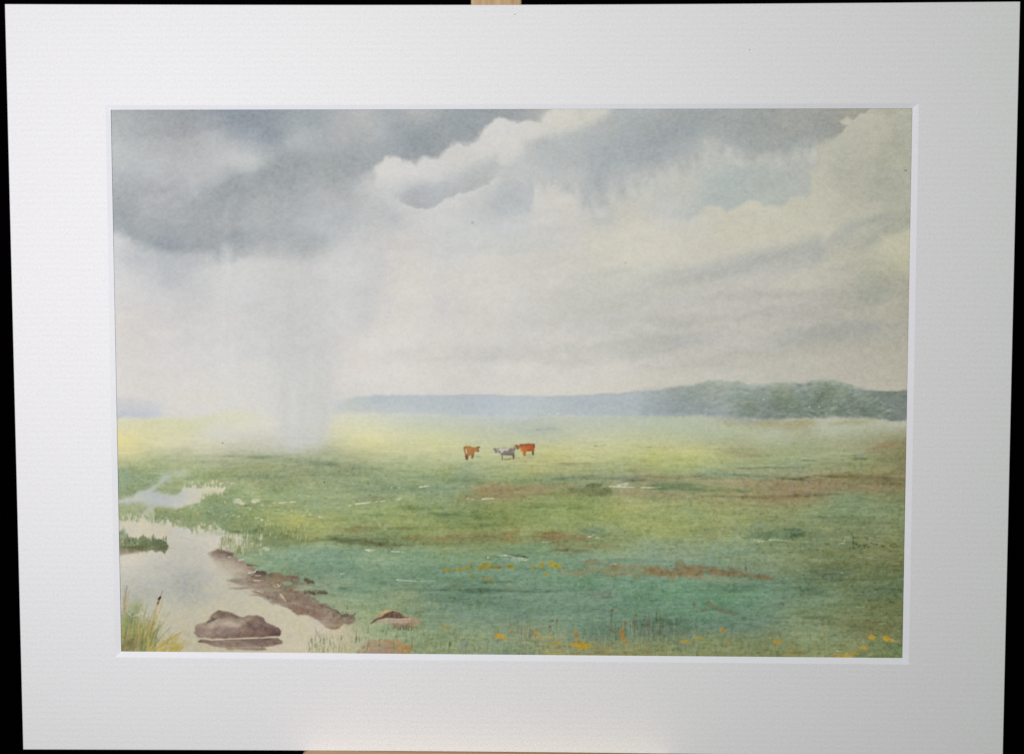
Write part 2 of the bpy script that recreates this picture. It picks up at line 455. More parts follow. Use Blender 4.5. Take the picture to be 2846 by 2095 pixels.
wash(T('a', [(840, 820, 30), (890, 690, 10), (960, 640, 8), (1010, 590, 6), (1080, 575, 7), (1180, 560, 9), (1260, 525, 10), (1400, 440, 22), (1700, 420, 34), (1650, 560, 44), (1350, 640, 44), (1100, 740, 44), (950, 830, 44)]), (157, 165, 169), .6, 10, amp=7, sx=40, sy=40, seed=12, rag=4)
wash(T('a', [(150, 1120, 24), (500, 1230, 20), (1050, 1240, 16), (1060, 1300, 14), (860, 1310, 20), (640, 1380, 26), (560, 1480, 26), (430, 1480, 26), (330, 1380, 26), (180, 1360, 30), (100, 1240, 30)]), (192, 195, 197), .62, 16, amp=14, sx=50, sy=40, seed=13, rag=5)
wash(T('a', [(1040, 1230, 10), (1085, 1250, 8), (1400, 1262, 12), (1650, 1285, 16), (1780, 1240, 20), (1650, 1180, 30), (1100, 1180, 26)]), (172, 178, 180), .6, 10, amp=8, sx=30, sy=20, seed=14, rag=5)
# ragged wet fringes under the rain cloud
puff(*T('a', [(480, 1420)])[0], 26, 34, (186, 190, 193), .55, -20, 12, 21)
puff(*T('a', [(250, 1350)])[0], 40, 18, (196, 197, 200), .6, 20, 10, 22)
puff(*T('a', [(400, 1290)])[0], 60, 22, (190, 194, 197), .7, 8, 10, 23)
puff(*T('a', [(700, 1275)])[0], 70, 14, (194, 197, 199), .7, 0, 8, 24)
puff(*T('a', [(960, 1180)])[0], 16, 12, (192, 196, 197), .8, -50, 3, 25)
puff(*T('a', [(300, 830)])[0], 22, 40, (188, 190, 192), .45, -15, 14, 26)
puff(*T('a', [(960, 900)])[0], 10, 46, (182, 187, 189), .4, 30, 8, 27)
for i in range(60):     # mottled granulation blooms in the dark cloud
    x, y = T('a', [(rng.uniform(60, 2000), rng.uniform(560, 1150))])[0]
    puff(x, y, rng.uniform(8, 26), rng.uniform(6, 18), (1, 1, 1.0), rng.uniform(-5, 5), rng.uniform(-50, 10), 8, 200 + i, 'add')
# grey tongue under the bright cumulus
wash(T('b', [(100, 700, 28), (230, 800, 8), (300, 835, 5), (370, 856, 4), (430, 856, 4), (480, 840, 4), (560, 800, 4), (640, 760, 4), (760, 725, 4), (860, 690, 5), (920, 655, 5), (990, 605, 7), (1060, 520, 16), (1010, 440, 30), (860, 460, 30), (640, 580, 26), (480, 625, 24), (350, 640, 26), (200, 680, 34)]),
     T('b', [(150, 720, 192, 195, 198), (300, 780, 172, 176, 180), (400, 810, 174, 179, 184), (400, 690, 180, 185, 189), (600, 680, 180, 185, 188), (600, 760, 174, 180, 182), (850, 620, 176, 182, 181), (980, 500, 182, 188, 186), (1020, 580, 186, 190, 187), (800, 520, 188, 193, 190)]), .88, 8, amp=6, sx=40, sy=40, seed=31, rag=6)
puff(*T('b', [(150, 930)])[0], 34, 26, (180, 184, 188), .6, 20, 12, 32)
puff(*T('b', [(30, 900)])[0], 60, 30, (190, 193, 194), .5, 0, 12, 33)
# second grey cloud with its hard right-hand edge
wash(T('b', [(560, 900, 40), (760, 760, 24), (900, 690, 14), (1060, 600, 16), (1250, 560, 24), (1300, 620, 8), (1316, 690, 4), (1312, 800, 7), (1270, 890, 16), (1150, 930, 24), (1020, 1000, 30), (760, 1000, 40)]),
     T('b', [(650, 900, 202, 203, 201), (900, 900, 192, 195, 195), (1000, 780, 185, 190, 190), (1200, 700, 182, 187, 188), (1280, 650, 184, 189, 190), (1280, 820, 188, 192, 192), (1100, 950, 193, 197, 196), (950, 700, 196, 200, 198)]), .95, 10, amp=7, sx=46, sy=46, seed=35, rag=3)
wash(T('b', [(1000, 580, 24), (1080, 500, 26), (1200, 440, 30), (1320, 480, 30), (1330, 620, 16), (1300, 700, 14), (1180, 660, 26), (1060, 640, 24)]), (188, 192, 192), .85, 20, amp=8, seed=36, rag=4)
# big grey mass right of the white cloud
wash(T('b', [(1980, 30, 14), (1860, 110, 16), (1700, 190, 20), (1550, 240, 22), (1370, 270, 24), (1240, 330, 26), (1170, 470, 32), (1150, 600, 34), (1290, 620, 22), (1340, 640, 20), (1600, 640, 34), (1690, 740, 22), (1760, 830, 26), (1850, 860, 26), (1950, 740, 24), (2060, 690, 30), (2250, 560, 40)]) +
     T('c', [(80, 660, 28), (110, 560, 30), (300, 470, 30), (480, 430, 22), (520, 280, 20), (640, 300, 20), (720, 360, 24), (880, 430, 20), (1120, 430, 14), (1300, 390, 20), (1450, 330, 24), (1560, 280, 14), (1650, 220, 6), (1690, 180, 4), (1650, 150, 3), (1625, 132, 3), (1680, 100, 3), (1720, 130, 3), (1745, 132, 3), (1800, 88, 3), (1850, 70, 3), (1890, 40, 3), (1920, -40, 3), (1000, -60, 3), (0, -60, 3)]),
     T('b', [(1950, 150, 174, 180, 179), (2150, 100, 168, 175, 174), (1600, 350, 180, 186, 185), (1300, 400, 186, 190, 188), (1300, 550, 190, 195, 194), (1550, 500, 178, 185, 185), (1900, 420, 167, 175, 176), (2150, 400, 163, 171, 172), (1800, 620, 170, 177, 178), (1850, 760, 174, 180, 180), (2000, 620, 176, 182, 182), (1650, 620, 190, 194, 192)]) +
     T('c', [(100, 100, 166, 172, 170), (150, 300, 160, 167, 169), (400, 250, 158, 166, 166), (100, 480, 165, 171, 171), (400, 420, 174, 178, 176), (750, 100, 160, 167, 164), (1000, 200, 155, 162, 159), (1200, 80, 160, 162, 155), (1500, 180, 153, 158, 152), (1500, 80, 156, 158, 149), (1750, 80, 157, 157, 144), (1300, 300, 160, 166, 161), (1000, 340, 161, 167, 163), (650, 230, 164, 170, 167), (1450, 280, 158, 163, 158), (30, 580, 176, 180, 178)]),
     1.0, 10, amp=10, sx=60, sy=60, seed=41, octs=5, rag=5)
for k, (px, py, rx, ry, al) in enumerate([(1700, 720, 40, 50, .45), (1960, 740, 44, 44, .4), (1830, 860, 50, 40, .4), (2080, 720, 40, 30, .35), (1560, 660, 40, 26, .4)]):
    puff(*T('b', [(px, py)])[0], rx, ry, (182, 187, 185), al, 10, 26, 1300 + k)
for k, (px, py, ry) in enumerate([(1935, 690, 40), (2110, 690, 34), (1790, 840, 30), (1650, 700, 30)]):
    puff(*T('b', [(px, py)])[0], 7, ry, (200, 201, 194), .4, 6, 6, 1310 + k)
for k, (px, py, rx, ry, al) in enumerate([(1740, 760, 12, 34, .3), (1860, 840, 10, 46, .3), (1960, 690, 10, 30, .25), (1640, 650, 14, 18, .35), (1520, 620, 14, 20, .3), (2080, 660, 12, 30, .3), (1900, 900, 36, 36, .35)]):
    puff(*T('b', [(px, py)])[0], rx, ry, (178, 184, 183), al, 12, 8, 60 + k)
# patch of greenish blue clear sky
wash(T('c', [(300, 900, 30), (460, 700, 34), (480, 560, 34), (640, 480, 34), (900, 450, 30), (1100, 430, 24), (1300, 420, 26), (1440, 420, 20), (1480, 500, 8), (1400, 560, 8), (1395, 720, 7), (1290, 765, 6), (1240, 770, 4), (1150, 830, 7), (1010, 840, 7), (940, 795, 4), (880, 795, 4), (740, 870, 5), (710, 882, 3), (670, 850, 4), (640, 835, 4), (530, 838, 4), (470, 900, 9), (390, 960, 14)]),
     T('c', [(450, 850, 184, 190, 184), (600, 700, 176, 187, 181), (800, 680, 173, 184, 178), (700, 820, 174, 184, 179), (1000, 600, 173, 182, 173), (1250, 650, 176, 183, 175), (1200, 760, 174, 182, 171), (1350, 500, 178, 181, 170), (900, 480, 178, 184, 177), (1050, 800, 176, 183, 172)]), .95, 8, amp=6, sx=34, sy=34, seed=51, octs=4, rag=4.5)
puff(*T('c', [(560, 380)])[0], 34, 50, (184, 188, 184), .55, -30, 14, 52)
puff(*T('c', [(720, 430)])[0], 60, 22, (184, 189, 184), .5, 10, 14, 53)
puff(*T('c', [(1050, 440)])[0], 14, 10, (190, 192, 184), .5, -50, 6, 54)
puff(*T('c', [(1180, 430)])[0], 34, 14, (186, 189, 181), .5, 20, 8, 55)
puff(*T('c', [(1300, 360)])[0], 40, 16, (181, 185, 177), .5, -35, 8, 56)
# shading of the lit cumulus, top right
puff(*T('c', [(1600, 520)])[0], 26, 30, (172, 175, 160), .55, -40, 8, 57)
puff(*T('c', [(1880, 640)])[0], 70, 60, (168, 170, 152), .5, -50, 22, 58)
puff(*T('c', [(2120, 330)])[0], 40, 90, (166, 168, 146), .5, 20, 20, 59)
puff(*T('c', [(1480, 640)])[0], 26, 60, (194, 192, 168), .5, 10, 8, 60)
puff(*T('c', [(1780, 680)])[0], 30, 50, (188, 186, 164), .4, 20, 8, 61)
puff(*T('c', [(2000, 60)])[0], 40, 14, (160, 160, 142), .55, 20, 8, 62)
puff(*T('c', [(1950, 90)])[0], 16, 22, (188, 183, 160), .5, 20, 5, 63)
puff(*T('c', [(2150, 480)])[0], 34, 14, (184, 183, 156), .5, -10, 5, 64)
# slate band, right
wash(T('c', [(1480, 1175, 8), (1560, 1090, 14), (1680, 990, 18), (1850, 930, 12), (1960, 905, 10), (2240, 850, 20), (2240, 1010, 14), (2100, 1050, 10), (1990, 1100, 10), (1900, 1170, 14), (1780, 1220, 20), (1600, 1270, 26), (1420, 1290, 30)]),
     T('c', [(1500, 1190, 166, 169, 160), (1700, 1080, 160, 164, 157), (1850, 980, 158, 161, 154), (1700, 1200, 168, 170, 159), (2000, 960, 158, 160, 148), (2150, 920, 160, 160, 144), (1900, 1080, 160, 163, 150)]), (.6), 8, amp=7, sx=50, sy=30, seed=71, octs=4, rag=5)
wash(T('c', [(100, 1490, 40), (400, 1360, 34), (800, 1250, 24), (1100, 1190, 24), (1300, 1130, 22), (1480, 1100, 20), (1560, 1200, 20), (1450, 1330, 22), (1250, 1380, 20), (1050, 1420, 18), (700, 1500, 30), (300, 1560, 40)]),
     T('c', [(300, 1460, 190, 190, 182), (700, 1380, 181, 183, 178), (1000, 1300, 180, 182, 175), (1250, 1220, 174, 177, 168), (1450, 1200, 172, 174, 165), (1300, 1330, 180, 180, 170)]), .85, 20, amp=12, sx=80, sy=40, seed=72)
wash(T('c', [(1500, 1540, 20), (1800, 1420, 24), (2000, 1380, 30), (2240, 1400, 20), (2240, 1700, 30), (1500, 1700, 40)]), (168, 167, 147), .28, 20, amp=14, sx=70, sy=30, seed=73)
wash(T('c', [(2000, 1110, 6), (2060, 1070, 5), (2240, 1030, 5), (2240, 1120, 20), (2100, 1180, 26), (1980, 1180, 20)]), (190, 188, 154), .5, 8, amp=4, seed=74)
# layered streaks low in the sky
for k, (t, px, py, rx, ry, c, al, an) in enumerate([
    ('e', 1500, 200, 170, 26, (196, 196, 190), .5, -6), ('e', 2050, 180, 150, 34, (192, 192, 184), .5, -6), ('e', 1000, 470, 120, 26, (200, 198, 192), .55, -6), ('e', 400, 480, 120, 20, (206, 203, 197), .5, -6),
    ('e', 1750, 500, 190, 26, (197, 196, 186), .55, -5), ('e', 1150, 590, 150, 14, (214, 211, 204), .5, 0), ('e', 1500, 380, 140, 20, (206, 203, 194), .5, -4), ('e', 850, 180, 110, 22, (208, 204, 198), .4, -5),
    ('f', 100, 380, 120, 34, (182, 182, 174), .6, -8), ('f', 330, 350, 60, 34, (178, 179, 174), .5, -10), ('f', 400, 220, 120, 12, (182, 182, 174), .5, 0), ('f', 1250, 330, 80, 26, (176, 178, 170), .55, -8), ('f', 1750, 310, 190, 34, (166, 168, 156), .55, -4), ('f', 800, 500, 120, 22, (184, 182, 172), .5, -6),
    ('f', 1000, 330, 40, 22, (192, 189, 175), .4, 0), ('f', 1900, 130, 150, 16, (184, 179, 159), .4, -6), ('f', 700, 100, 160, 20, (190, 187, 178), .4, -6), ('f', 1500, 480, 200, 20, (182, 178, 160), .4, -4), ('f', 400, 150, 100, 12, (196, 194, 184), .4, -5),
    ('b', 2150, 1560, 200, 22, (192, 193, 182), .5, -10), ('b', 1700, 1560, 160, 24, (198, 198, 188), .5, -12), ('b', 1100, 1420, 150, 18, (206, 203, 194), .4, -8), ('c', 350, 1330, 130, 16, (196, 194, 182), .4, -14)]):
    puff(*T(t, [(px, py)])[0], rx, ry, np.array(c) + np.array((1, 0, -3)), min(.9, al * 1.25), an, 22, 90 + k, sx=45, p=2.6)
for k, (t, px, py, rx, ry, c, al, an) in enumerate([('e', 1850, 330, 130, 12, (204, 202, 192), .5, -8), ('e', 1300, 300, 150, 12, (212, 208, 199), .5, -6), ('e', 700, 380, 140, 10, (214, 210, 203), .5, -4), ('e', 1900, 620, 160, 10, (208, 204, 192), .5, -2), ('e', 1650, 430, 100, 10, (190, 190, 182), .5, -8), ('e', 1950, 530, 110, 10, (188, 187, 178), .5, -8), ('e', 1150, 500, 90, 10, (196, 194, 188), .5, -6), ('e', 600, 520, 90, 8, (199, 197, 191), .5, -5),
    ('f', 200, 290, 120, 8, (200, 197, 184), .5, -6), ('f', 1300, 240, 150, 10, (190, 186, 168), .5, -6), ('f', 1600, 390, 120, 9, (182, 178, 160), .5, -4), ('f', 1400, 350, 90, 9, (166, 167, 158), .6, -8), ('f', 1900, 260, 100, 9, (158, 160, 146), .6, -6), ('f', 250, 420, 80, 9, (172, 173, 168), .6, -10), ('f', 700, 560, 110, 8, (178, 175, 164), .5, -6), ('f', 300, 560, 130, 9, (188, 185, 172), .5, -8),
    ('c', 600, 1380, 110, 14, (172, 174, 166), .6, -14), ('c', 1000, 1290, 90, 12, (168, 170, 160), .6, -18), ('c', 300, 1460, 100, 12, (182, 182, 172), .55, -14), ('c', 850, 1440, 130, 10, (198, 194, 178), .55, -12), ('c', 1400, 1380, 110, 9, (194, 189, 168), .55, -14), ('c', 900, 1560, 150, 12, (176, 174, 164), .5, -8), ('c', 1750, 1330, 90, 12, (172, 171, 152), .5, -16), ('c', 1250, 1560, 120, 10, (172, 170, 160), .5, -6), ('b', 1750, 1250, 150, 14, (196, 194, 182), .45, -14), ('b', 1250, 1180, 110, 12, (194, 197, 195), .45, -14), ('b', 800, 1180, 120, 16, (197, 199, 197), .45, -14), ('b', 500, 1120, 70, 14, (198, 200, 199), .4, -14), ('b', 1500, 1480, 160, 12, (194, 194, 184), .5, -8), ('b', 1950, 1380, 130, 12, (192, 192, 181), .45, -10)]):
    puff(*T(t, [(px, py)])[0], rx, ry, c, al * .8, an * .7, 22, 1700 + k, sx=40, p=2.4)
# ragged wet fringe of the right-hand cloud and the light below it
fr = np.random.default_rng(55)
fp = T('b', [(1330, 640), (1500, 640), (1690, 730), (1760, 820), (1850, 850), (1950, 740), (2060, 690), (2180, 640)]) + T('c', [(110, 560), (300, 480), (480, 440), (640, 330), (720, 370), (900, 435), (1120, 435), (1300, 395), (1450, 335)])
for i in range(150):
    t = fr.uniform(0, len(fp) - 1.001); a_ = int(t); u_ = t - a_
    x = fp[a_][0] * (1 - u_) + fp[a_ + 1][0] * u_; y = fp[a_][1] * (1 - u_) + fp[a_ + 1][1] * u_
    dk = fr.random() < .5
    yy = y + (fr.uniform(-4, 14) if dk else fr.uniform(4, 30))
    cr = (x - 1480) / 900
    c = np.array((170, 176, 177)) - np.array((6, 8, 12)) * cr if dk else np.array((206, 206, 200)) - np.array((14, 12, 16)) * cr
    puff(x, yy, fr.uniform(4, 12), fr.uniform(9, 26), c, fr.uniform(.18, .42), fr.uniform(-40, 25), 5, 1900 + i)
for k, (x, y, rx, ry, c, al, an) in enumerate([(1922, 950, 90, 17, (180, 181, 175), .6, -6), (1635, 972, 120, 15, (190, 191, 184), .5, -5), (2342, 917, 110, 20, (164, 165, 158), .5, -6), (2409, 818, 90, 20, (166, 167, 156), .4, -10), (2121, 873, 110, 14, (176, 175, 167), .5, -8), (1878, 762, 110, 15, (184, 185, 178), .5, -14), (1700, 880, 110, 11, (198, 196, 188), .5, -8), (1420, 900, 100, 11, (204, 203, 197), .45, -6),
    (1989, 906, 80, 9, (203, 199, 184), .55, -6), (2210, 1005, 170, 13, (194, 189, 172), .5, -2), (1680, 1016, 170, 12, (213, 208, 196), .5, -3), (2210, 795, 110, 11, (194, 190, 171), .55, -14), (1768, 663, 110, 22, (210, 206, 189), .5, -14), (1500, 800, 130, 14, (214, 209, 198), .5, -10), (1990, 700, 110, 16, (205, 200, 181), .45, -14), (2330, 700, 60, 22, (192, 188, 160), .5, -30), (2400, 640, 50, 20, (194, 190, 160), .4, -20), (2120, 640, 120, 18, (202, 197, 175), .4, -14), (1560, 560, 40, 18, (212, 208, 199), .5, -20), (1500, 520, 16, 40, (212, 208, 198), .45, 8)]):
    puff(x, y, rx, ry, c, al, an, 20, 2100 + k, sx=38, p=2.5)
# rain falling into the field, with mist round its foot
wash([(690, 700, 40), (1050, 690, 30), (1050, 820, 16), (1030, 920, 26), (960, 1010, 30), (770, 1010, 40), (690, 880, 50)], (204, 205, 203), .5, 46, amp=24, sx=40, sy=160, seed=1800)
wash([(1040, 700, 8), (1070, 690, 14), (1062, 800, 8), (1046, 880, 14), (1020, 930, 20), (990, 900, 26), (1010, 760, 26)], (200, 200, 199), .45, 14, amp=8, sx=30, sy=120, seed=1801)
for k, (px, y0, y1, w, v) in enumerate([(560, 560, 900, 60, -5), (760, 640, 1120, 90, -3), (850, 700, 1200, 70, -3), (700, 560, 900, 40, 1.5), (940, 600, 1000, 40, 2), (620, 700, 1100, 36, 2), (880, 900, 1220, 50, -2), (500, 640, 900, 40, -3)]):
    puff(px, (y0 + y1) / 2, w, (y1 - y0) / 2, (1, 1, 1.0), v, -2, 10, 130 + k, 'add')
for i in range(70):     # fine vertical rain streaks
    x = rng.uniform(480, 1080); y = rng.uniform(680, 1120)
    puff(x, y, rng.uniform(3, 9), rng.uniform(50, 140), (1, 1, 1.0), rng.uniform(-1.6, 1.3), rng.uniform(-3, 3), 4, 400 + i, 'add')

s = box(DX0, DY0, DX1, 1130); X, Y = GX[s], GY[s]
sk = sm((1120 - Y) / 80)
q1 = fbm(X + .35 * Y, Y, 90, 34, 4, 1401); q2 = fbm(X, Y, 26, 22, 3, 1402); q3 = fbm(X, Y, 900, 700, 2, 1403)
IMG[s] += (sk * (3.0 * q1 + 2.6 * q2))[..., None]
IMG[s] += (sk * (fbm(X, Y, 120, 90, 3, 1404)))[..., None] * np.array([1.6, 0, -1.6], np.float32)
# ================================================================ LAND
land = (T('d', [(90, 1020, 217, 213, 180), (100, 1190, 226, 216, 140), (300, 1150, 219, 214, 155), (550, 1120, 213, 212, 163), (700, 1100, 212, 212, 168), (300, 1050, 215, 212, 165), (850, 1120, 214, 212, 192), (1100, 1000, 217, 215, 184), (1300, 1080, 217, 214, 196), (1600, 1100, 205, 205, 197), (1500, 1230, 198, 198, 180), (1900, 1100, 214, 212, 172),
               (150, 1330, 205, 200, 140), (450, 1250, 208, 206, 158), (800, 1260, 205, 203, 165), (1100, 1270, 188, 190, 158), (700, 1330, 180, 186, 142), (130, 1450, 150, 170, 126), (300, 1480, 156, 174, 128), (400, 1340, 172, 182, 130), (900, 1400, 168, 178, 130), (1300, 1340, 170, 178, 136), (1800, 1300, 176, 182, 140), (1500, 1440, 154, 166, 118), (1900, 1440, 150, 164, 116),
               (1250, 1500, 152, 164, 116), (1700, 1560, 154, 168, 116), (1200, 1600, 160, 174, 118), (2150, 1600, 142, 160, 112), (2150, 1300, 192, 194, 138), (2150, 1200, 217, 214, 148), (2100, 1030, 212, 213, 178)]) +
        T('e', [(100, 1050, 208, 210, 178), (400, 1050, 196, 203, 178), (100, 1200, 212, 211, 152), (500, 1180, 207, 209, 150), (900, 1000, 190, 198, 186), (900, 1130, 192, 198, 166), (1000, 1290, 196, 198, 138), (600, 1300, 196, 198, 140), (300, 1330, 192, 196, 140), (1500, 1050, 186, 194, 172), (1400, 1130, 180, 190, 164), (2000, 1050, 184, 193, 170), (1700, 1220, 200, 201, 148), (1500, 1290, 200, 199, 128), (1950, 1290, 194, 196, 130), (1200, 1380, 180, 184, 120),
               (300, 1430, 160, 176, 124), (100, 1500, 150, 166, 116), (700, 1480, 148, 166, 118), (600, 1540, 136, 160, 114), (1100, 1500, 152, 166, 106), (1300, 1450, 168, 174, 108), (1700, 1430, 164, 172, 112), (1500, 1520, 142, 155, 104), (2000, 1480, 150, 160, 112), (150, 1620, 146, 164, 112), (1100, 1600, 158, 150, 98), (900, 1580, 156, 154, 100)]) +
        T('f', [(300, 1060, 178, 190, 158), (700, 1080, 180, 188, 152), (600, 1150, 174, 184, 148), (1000, 1060, 170, 172, 130), (1300, 1060, 170, 168, 124), (1500, 1080, 178, 184, 154), (1800, 1100, 170, 176, 142), (2100, 1080, 172, 175, 146), (1100, 1140, 176, 184, 150), (1300, 1180, 166, 172, 132), (300, 1220, 190, 192, 134), (150, 1310, 190, 192, 112), (550, 1290, 188, 190, 118), (850, 1300, 164, 166, 112), (1200, 1280, 160, 170, 118), (1600, 1270, 160, 166, 118), (2000, 1230, 148, 146, 98), (2100, 1200, 140, 138, 92), (2100, 1330, 134, 134, 86),
               (1700, 1330, 156, 164, 114), (1300, 1400, 152, 164, 118), (900, 1400, 160, 172, 118), (400, 1400, 174, 182, 112), (200, 1440, 164, 174, 110), (600, 1460, 150, 166, 120), (1800, 1400, 144, 150, 96), (2000, 1430, 138, 136, 86), (100, 1500, 154, 152, 108)]) +
        T('h', [(300, 250, 152, 166, 112), (100, 400, 150, 168, 114), (600, 200, 142, 160, 112), (800, 350, 150, 166, 104), (1200, 150, 152, 166, 106), (600, 430, 148, 168, 100), (1000, 450, 138, 156, 90), (1300, 480, 130, 150, 84), (200, 500, 160, 172, 100), (50, 620, 158, 170, 100), (500, 560, 142, 156, 92), (850, 560, 140, 156, 86), (1300, 600, 142, 150, 88), (1600, 450, 132, 150, 80), (1600, 640, 136, 148, 84), (700, 640, 124, 142, 88),
               (1100, 680, 142, 154, 94), (100, 760, 128, 162, 122), (400, 780, 122, 156, 114), (900, 760, 130, 162, 112), (1300, 760, 132, 158, 106), (300, 900, 118, 156, 122), (700, 900, 124, 160, 118), (550, 850, 136, 166, 122), (1000, 950, 112, 150, 112), (1300, 960, 108, 148, 110), (1600, 930, 112, 150, 112), (200, 1000, 134, 160, 124), (500, 1050, 120, 154, 116), (250, 1150, 142, 162, 122), (600, 1150, 130, 156, 112), (850, 1150, 134, 152, 108), (1200, 1150, 104, 142, 116), (1500, 1120, 102, 140, 112), (1550, 1250, 110, 148, 122),
               (900, 1250, 122, 152, 110), (1200, 1300, 124, 152, 118), (500, 1300, 148, 166, 116), (600, 1450, 152, 166, 120), (900, 1430, 136, 160, 114), (1150, 1480, 130, 150, 104), (1400, 1430, 128, 154, 110), (1100, 1580, 138, 152, 104), (1500, 1560, 134, 150, 110), (350, 1400, 176, 176, 136), (250, 1520, 186, 180, 146)]) +
        T('i', [(300, 250, 150, 158, 94), (700, 300, 140, 156, 86), (200, 380, 136, 154, 82), (1000, 280, 156, 162, 104), (1000, 380, 158, 166, 92), (1400, 300, 156, 162, 102), (700, 450, 144, 160, 88), (1400, 420, 146, 160, 92), (300, 480, 144, 160, 90), (1250, 540, 158, 166, 92), (800, 540, 132, 152, 96), (1550, 560, 142, 158, 94), (150, 560, 146, 152, 86), (600, 680, 132, 150, 96), (900, 680, 140, 156, 98), (200, 680, 124, 154, 100), (1200, 680, 138, 160, 114), (1450, 680, 136, 156, 112), (1550, 750, 130, 154, 116),
               (700, 760, 122, 154, 112), (1000, 760, 134, 160, 116), (300, 930, 104, 148, 114), (700, 980, 102, 150, 116), (200, 1050, 110, 146, 112), (500, 1050, 106, 146, 118), (900, 1050, 106, 150, 120), (1200, 1000, 100, 148, 122), (1500, 1020, 106, 156, 128), (1400, 1130, 96, 146, 120), (1000, 1130, 100, 146, 120), (400, 1180, 108, 148, 122), (800, 1200, 106, 142, 116), (1100, 1220, 96, 142, 122), (1500, 1220, 98, 148, 130), (200, 1250, 112, 146, 118), (600, 1300, 106, 144, 118), (1000, 1330, 100, 138, 116), (1400, 1330, 92, 130, 106), (150, 1400, 130, 146, 106), (500, 1400, 120, 144, 106), (800, 1400, 94, 134, 118), (1200, 1400, 106, 130, 100),
               (1000, 1480, 124, 142, 98), (300, 1500, 148, 152, 104), (600, 1560, 140, 142, 90), (900, 1540, 138, 138, 86), (1300, 1530, 122, 134, 86), (100, 1540, 126, 148, 110), (1600, 1500, 120, 138, 90)]) +
        T('j', [(300, 130, 156, 152, 106), (700, 160, 150, 138, 98), (1100, 150, 144, 130, 86), (1500, 150, 130, 120, 76), (800, 280, 148, 136, 92), (150, 350, 158, 162, 100), (500, 350, 144, 150, 94), (1200, 280, 130, 148, 100), (1500, 240, 132, 136, 88), (1600, 400, 126, 142, 92), (900, 400, 136, 152, 96), (300, 440, 146, 158, 96), (700, 480, 138, 150, 98), (1100, 500, 124, 140, 92), (1450, 500, 128, 140, 94), (1600, 600, 124, 134, 84), (150, 580, 144, 156, 98), (400, 680, 128, 152, 108), (700, 700, 128, 146, 96), (200, 740, 128, 156, 112), (1000, 700, 120, 136, 86), (1400, 740, 118, 128, 78), (1600, 760, 116, 122, 72),
               (500, 780, 128, 150, 106), (900, 780, 120, 134, 86), (300, 800, 126, 148, 108), (1100, 820, 112, 124, 78), (1450, 880, 112, 124, 78), (700, 880, 118, 136, 92), (900, 950, 108, 132, 90), (1300, 960, 108, 124, 80), (600, 1030, 106, 144, 112), (200, 1050, 96, 144, 116), (400, 1100, 98, 150, 122), (900, 1050, 98, 130, 90), (1200, 1050, 106, 126, 84), (1550, 1050, 96, 118, 76), (700, 1130, 112, 144, 106), (1050, 1140, 112, 140, 98), (1450, 1160, 108, 120, 74), (200, 1250, 96, 142, 118), (500, 1250, 104, 138, 106), (800, 1230, 118, 140, 96), (1100, 1220, 122, 138, 92), (1400, 1260, 112, 124, 76), (150, 1330, 98, 138, 120), (400, 1340, 104, 134, 106), (700, 1340, 122, 144, 102),
               (1000, 1350, 126, 142, 98), (1300, 1370, 112, 122, 74), (1600, 1400, 112, 120, 72), (900, 1450, 130, 146, 98), (1200, 1460, 124, 138, 92), (100, 1450, 122, 140, 92), (400, 1460, 118, 136, 92), (200, 1560, 124, 136, 84), (600, 1550, 122, 134, 82), (1000, 1540, 122, 136, 86), (1300, 1530, 122, 134, 84), (1600, 1540, 108, 128, 78)]) +
        T('g', [(150, 80, 156, 172, 122), (200, 180, 142, 162, 116), (500, 40, 166, 178, 124), (900, 80, 160, 172, 118), (1300, 60, 156, 168, 112), (700, 150, 154, 172, 116), (1300, 250, 146, 164, 108), (1100, 250, 150, 168, 110), (550, 220, 158, 172, 120), (150, 400, 160, 172, 122), (700, 430, 150, 166, 106), (900, 420, 136, 158, 108), (1200, 450, 146, 162, 98), (1500, 500, 164, 172, 98), (1200, 560, 138, 154, 92), (1500, 600, 138, 152, 84), (1300, 660, 142, 158, 104), (1550, 800, 128, 162, 122), (1300, 850, 138, 166, 124), (1500, 900, 122, 154, 112), (150, 640, 140, 156, 116)]))
hill_top = T('d', [(70, 845), (430, 880), (1000, 900), (1600, 880), (1830, 860), (2240, 818)]) + T('e', [(400, 815), (1000, 812), (1300, 822), (1600, 822), (1800, 806), (2000, 796), (2240, 790)]) + [(2560, 1085)]
hx = np.array([p[0] for p in hill_top]); hy = np.array([p[1] for p in hill_top])
gx_line = T('d', [(70, 1000), (430, 1005), (700, 1010), (1000, 935), (1200, 930), (1400, 1010), (1800, 980), (2240, 968)]) + T('e', [(700, 985), (1200, 1000), (1600, 985), (2240, 975)]) + T('f', [(600, 1005), (1000, 1030), (1500, 1015), (2180, 1030)])
lx = np.array([p[0] for p in gx_line]); ly = np.array([p[1] for p in gx_line])
s = box(DX0, 1090, DX1, DY1); X, Y = GX[s], GY[s]
top = np.interp(X, lx, ly) + 4 * fbm(X, Y, 60, 30, 3, 5)
L = field(land, X, Y, 2.4, 30)
edge = np.interp(X, [300, 560, 620, 900, 960, 1300, 2560], [9, 12, 22, 22, 10, 9, 6])
m = sm(.5 + (Y - top) / (2 * edge))
IMG[s] += m[..., None] * (L - IMG[s])
wash([(560, 1060, 30), (700, 1000, 30), (930, 1000, 24), (930, 1120, 22), (880, 1180, 26), (760, 1170, 30), (640, 1130, 30)], (216, 214, 207), .62, 26, amp=16, sx=50, sy=60, seed=1802)
wash([(760, 960, 40), (925, 930, 26), (926, 1100, 18), (916, 1200, 18), (880, 1250, 20), (800, 1248, 24), (770, 1120, 34)], (203, 204, 200), .6, 20, amp=12, sx=22, sy=120, seed=1803)
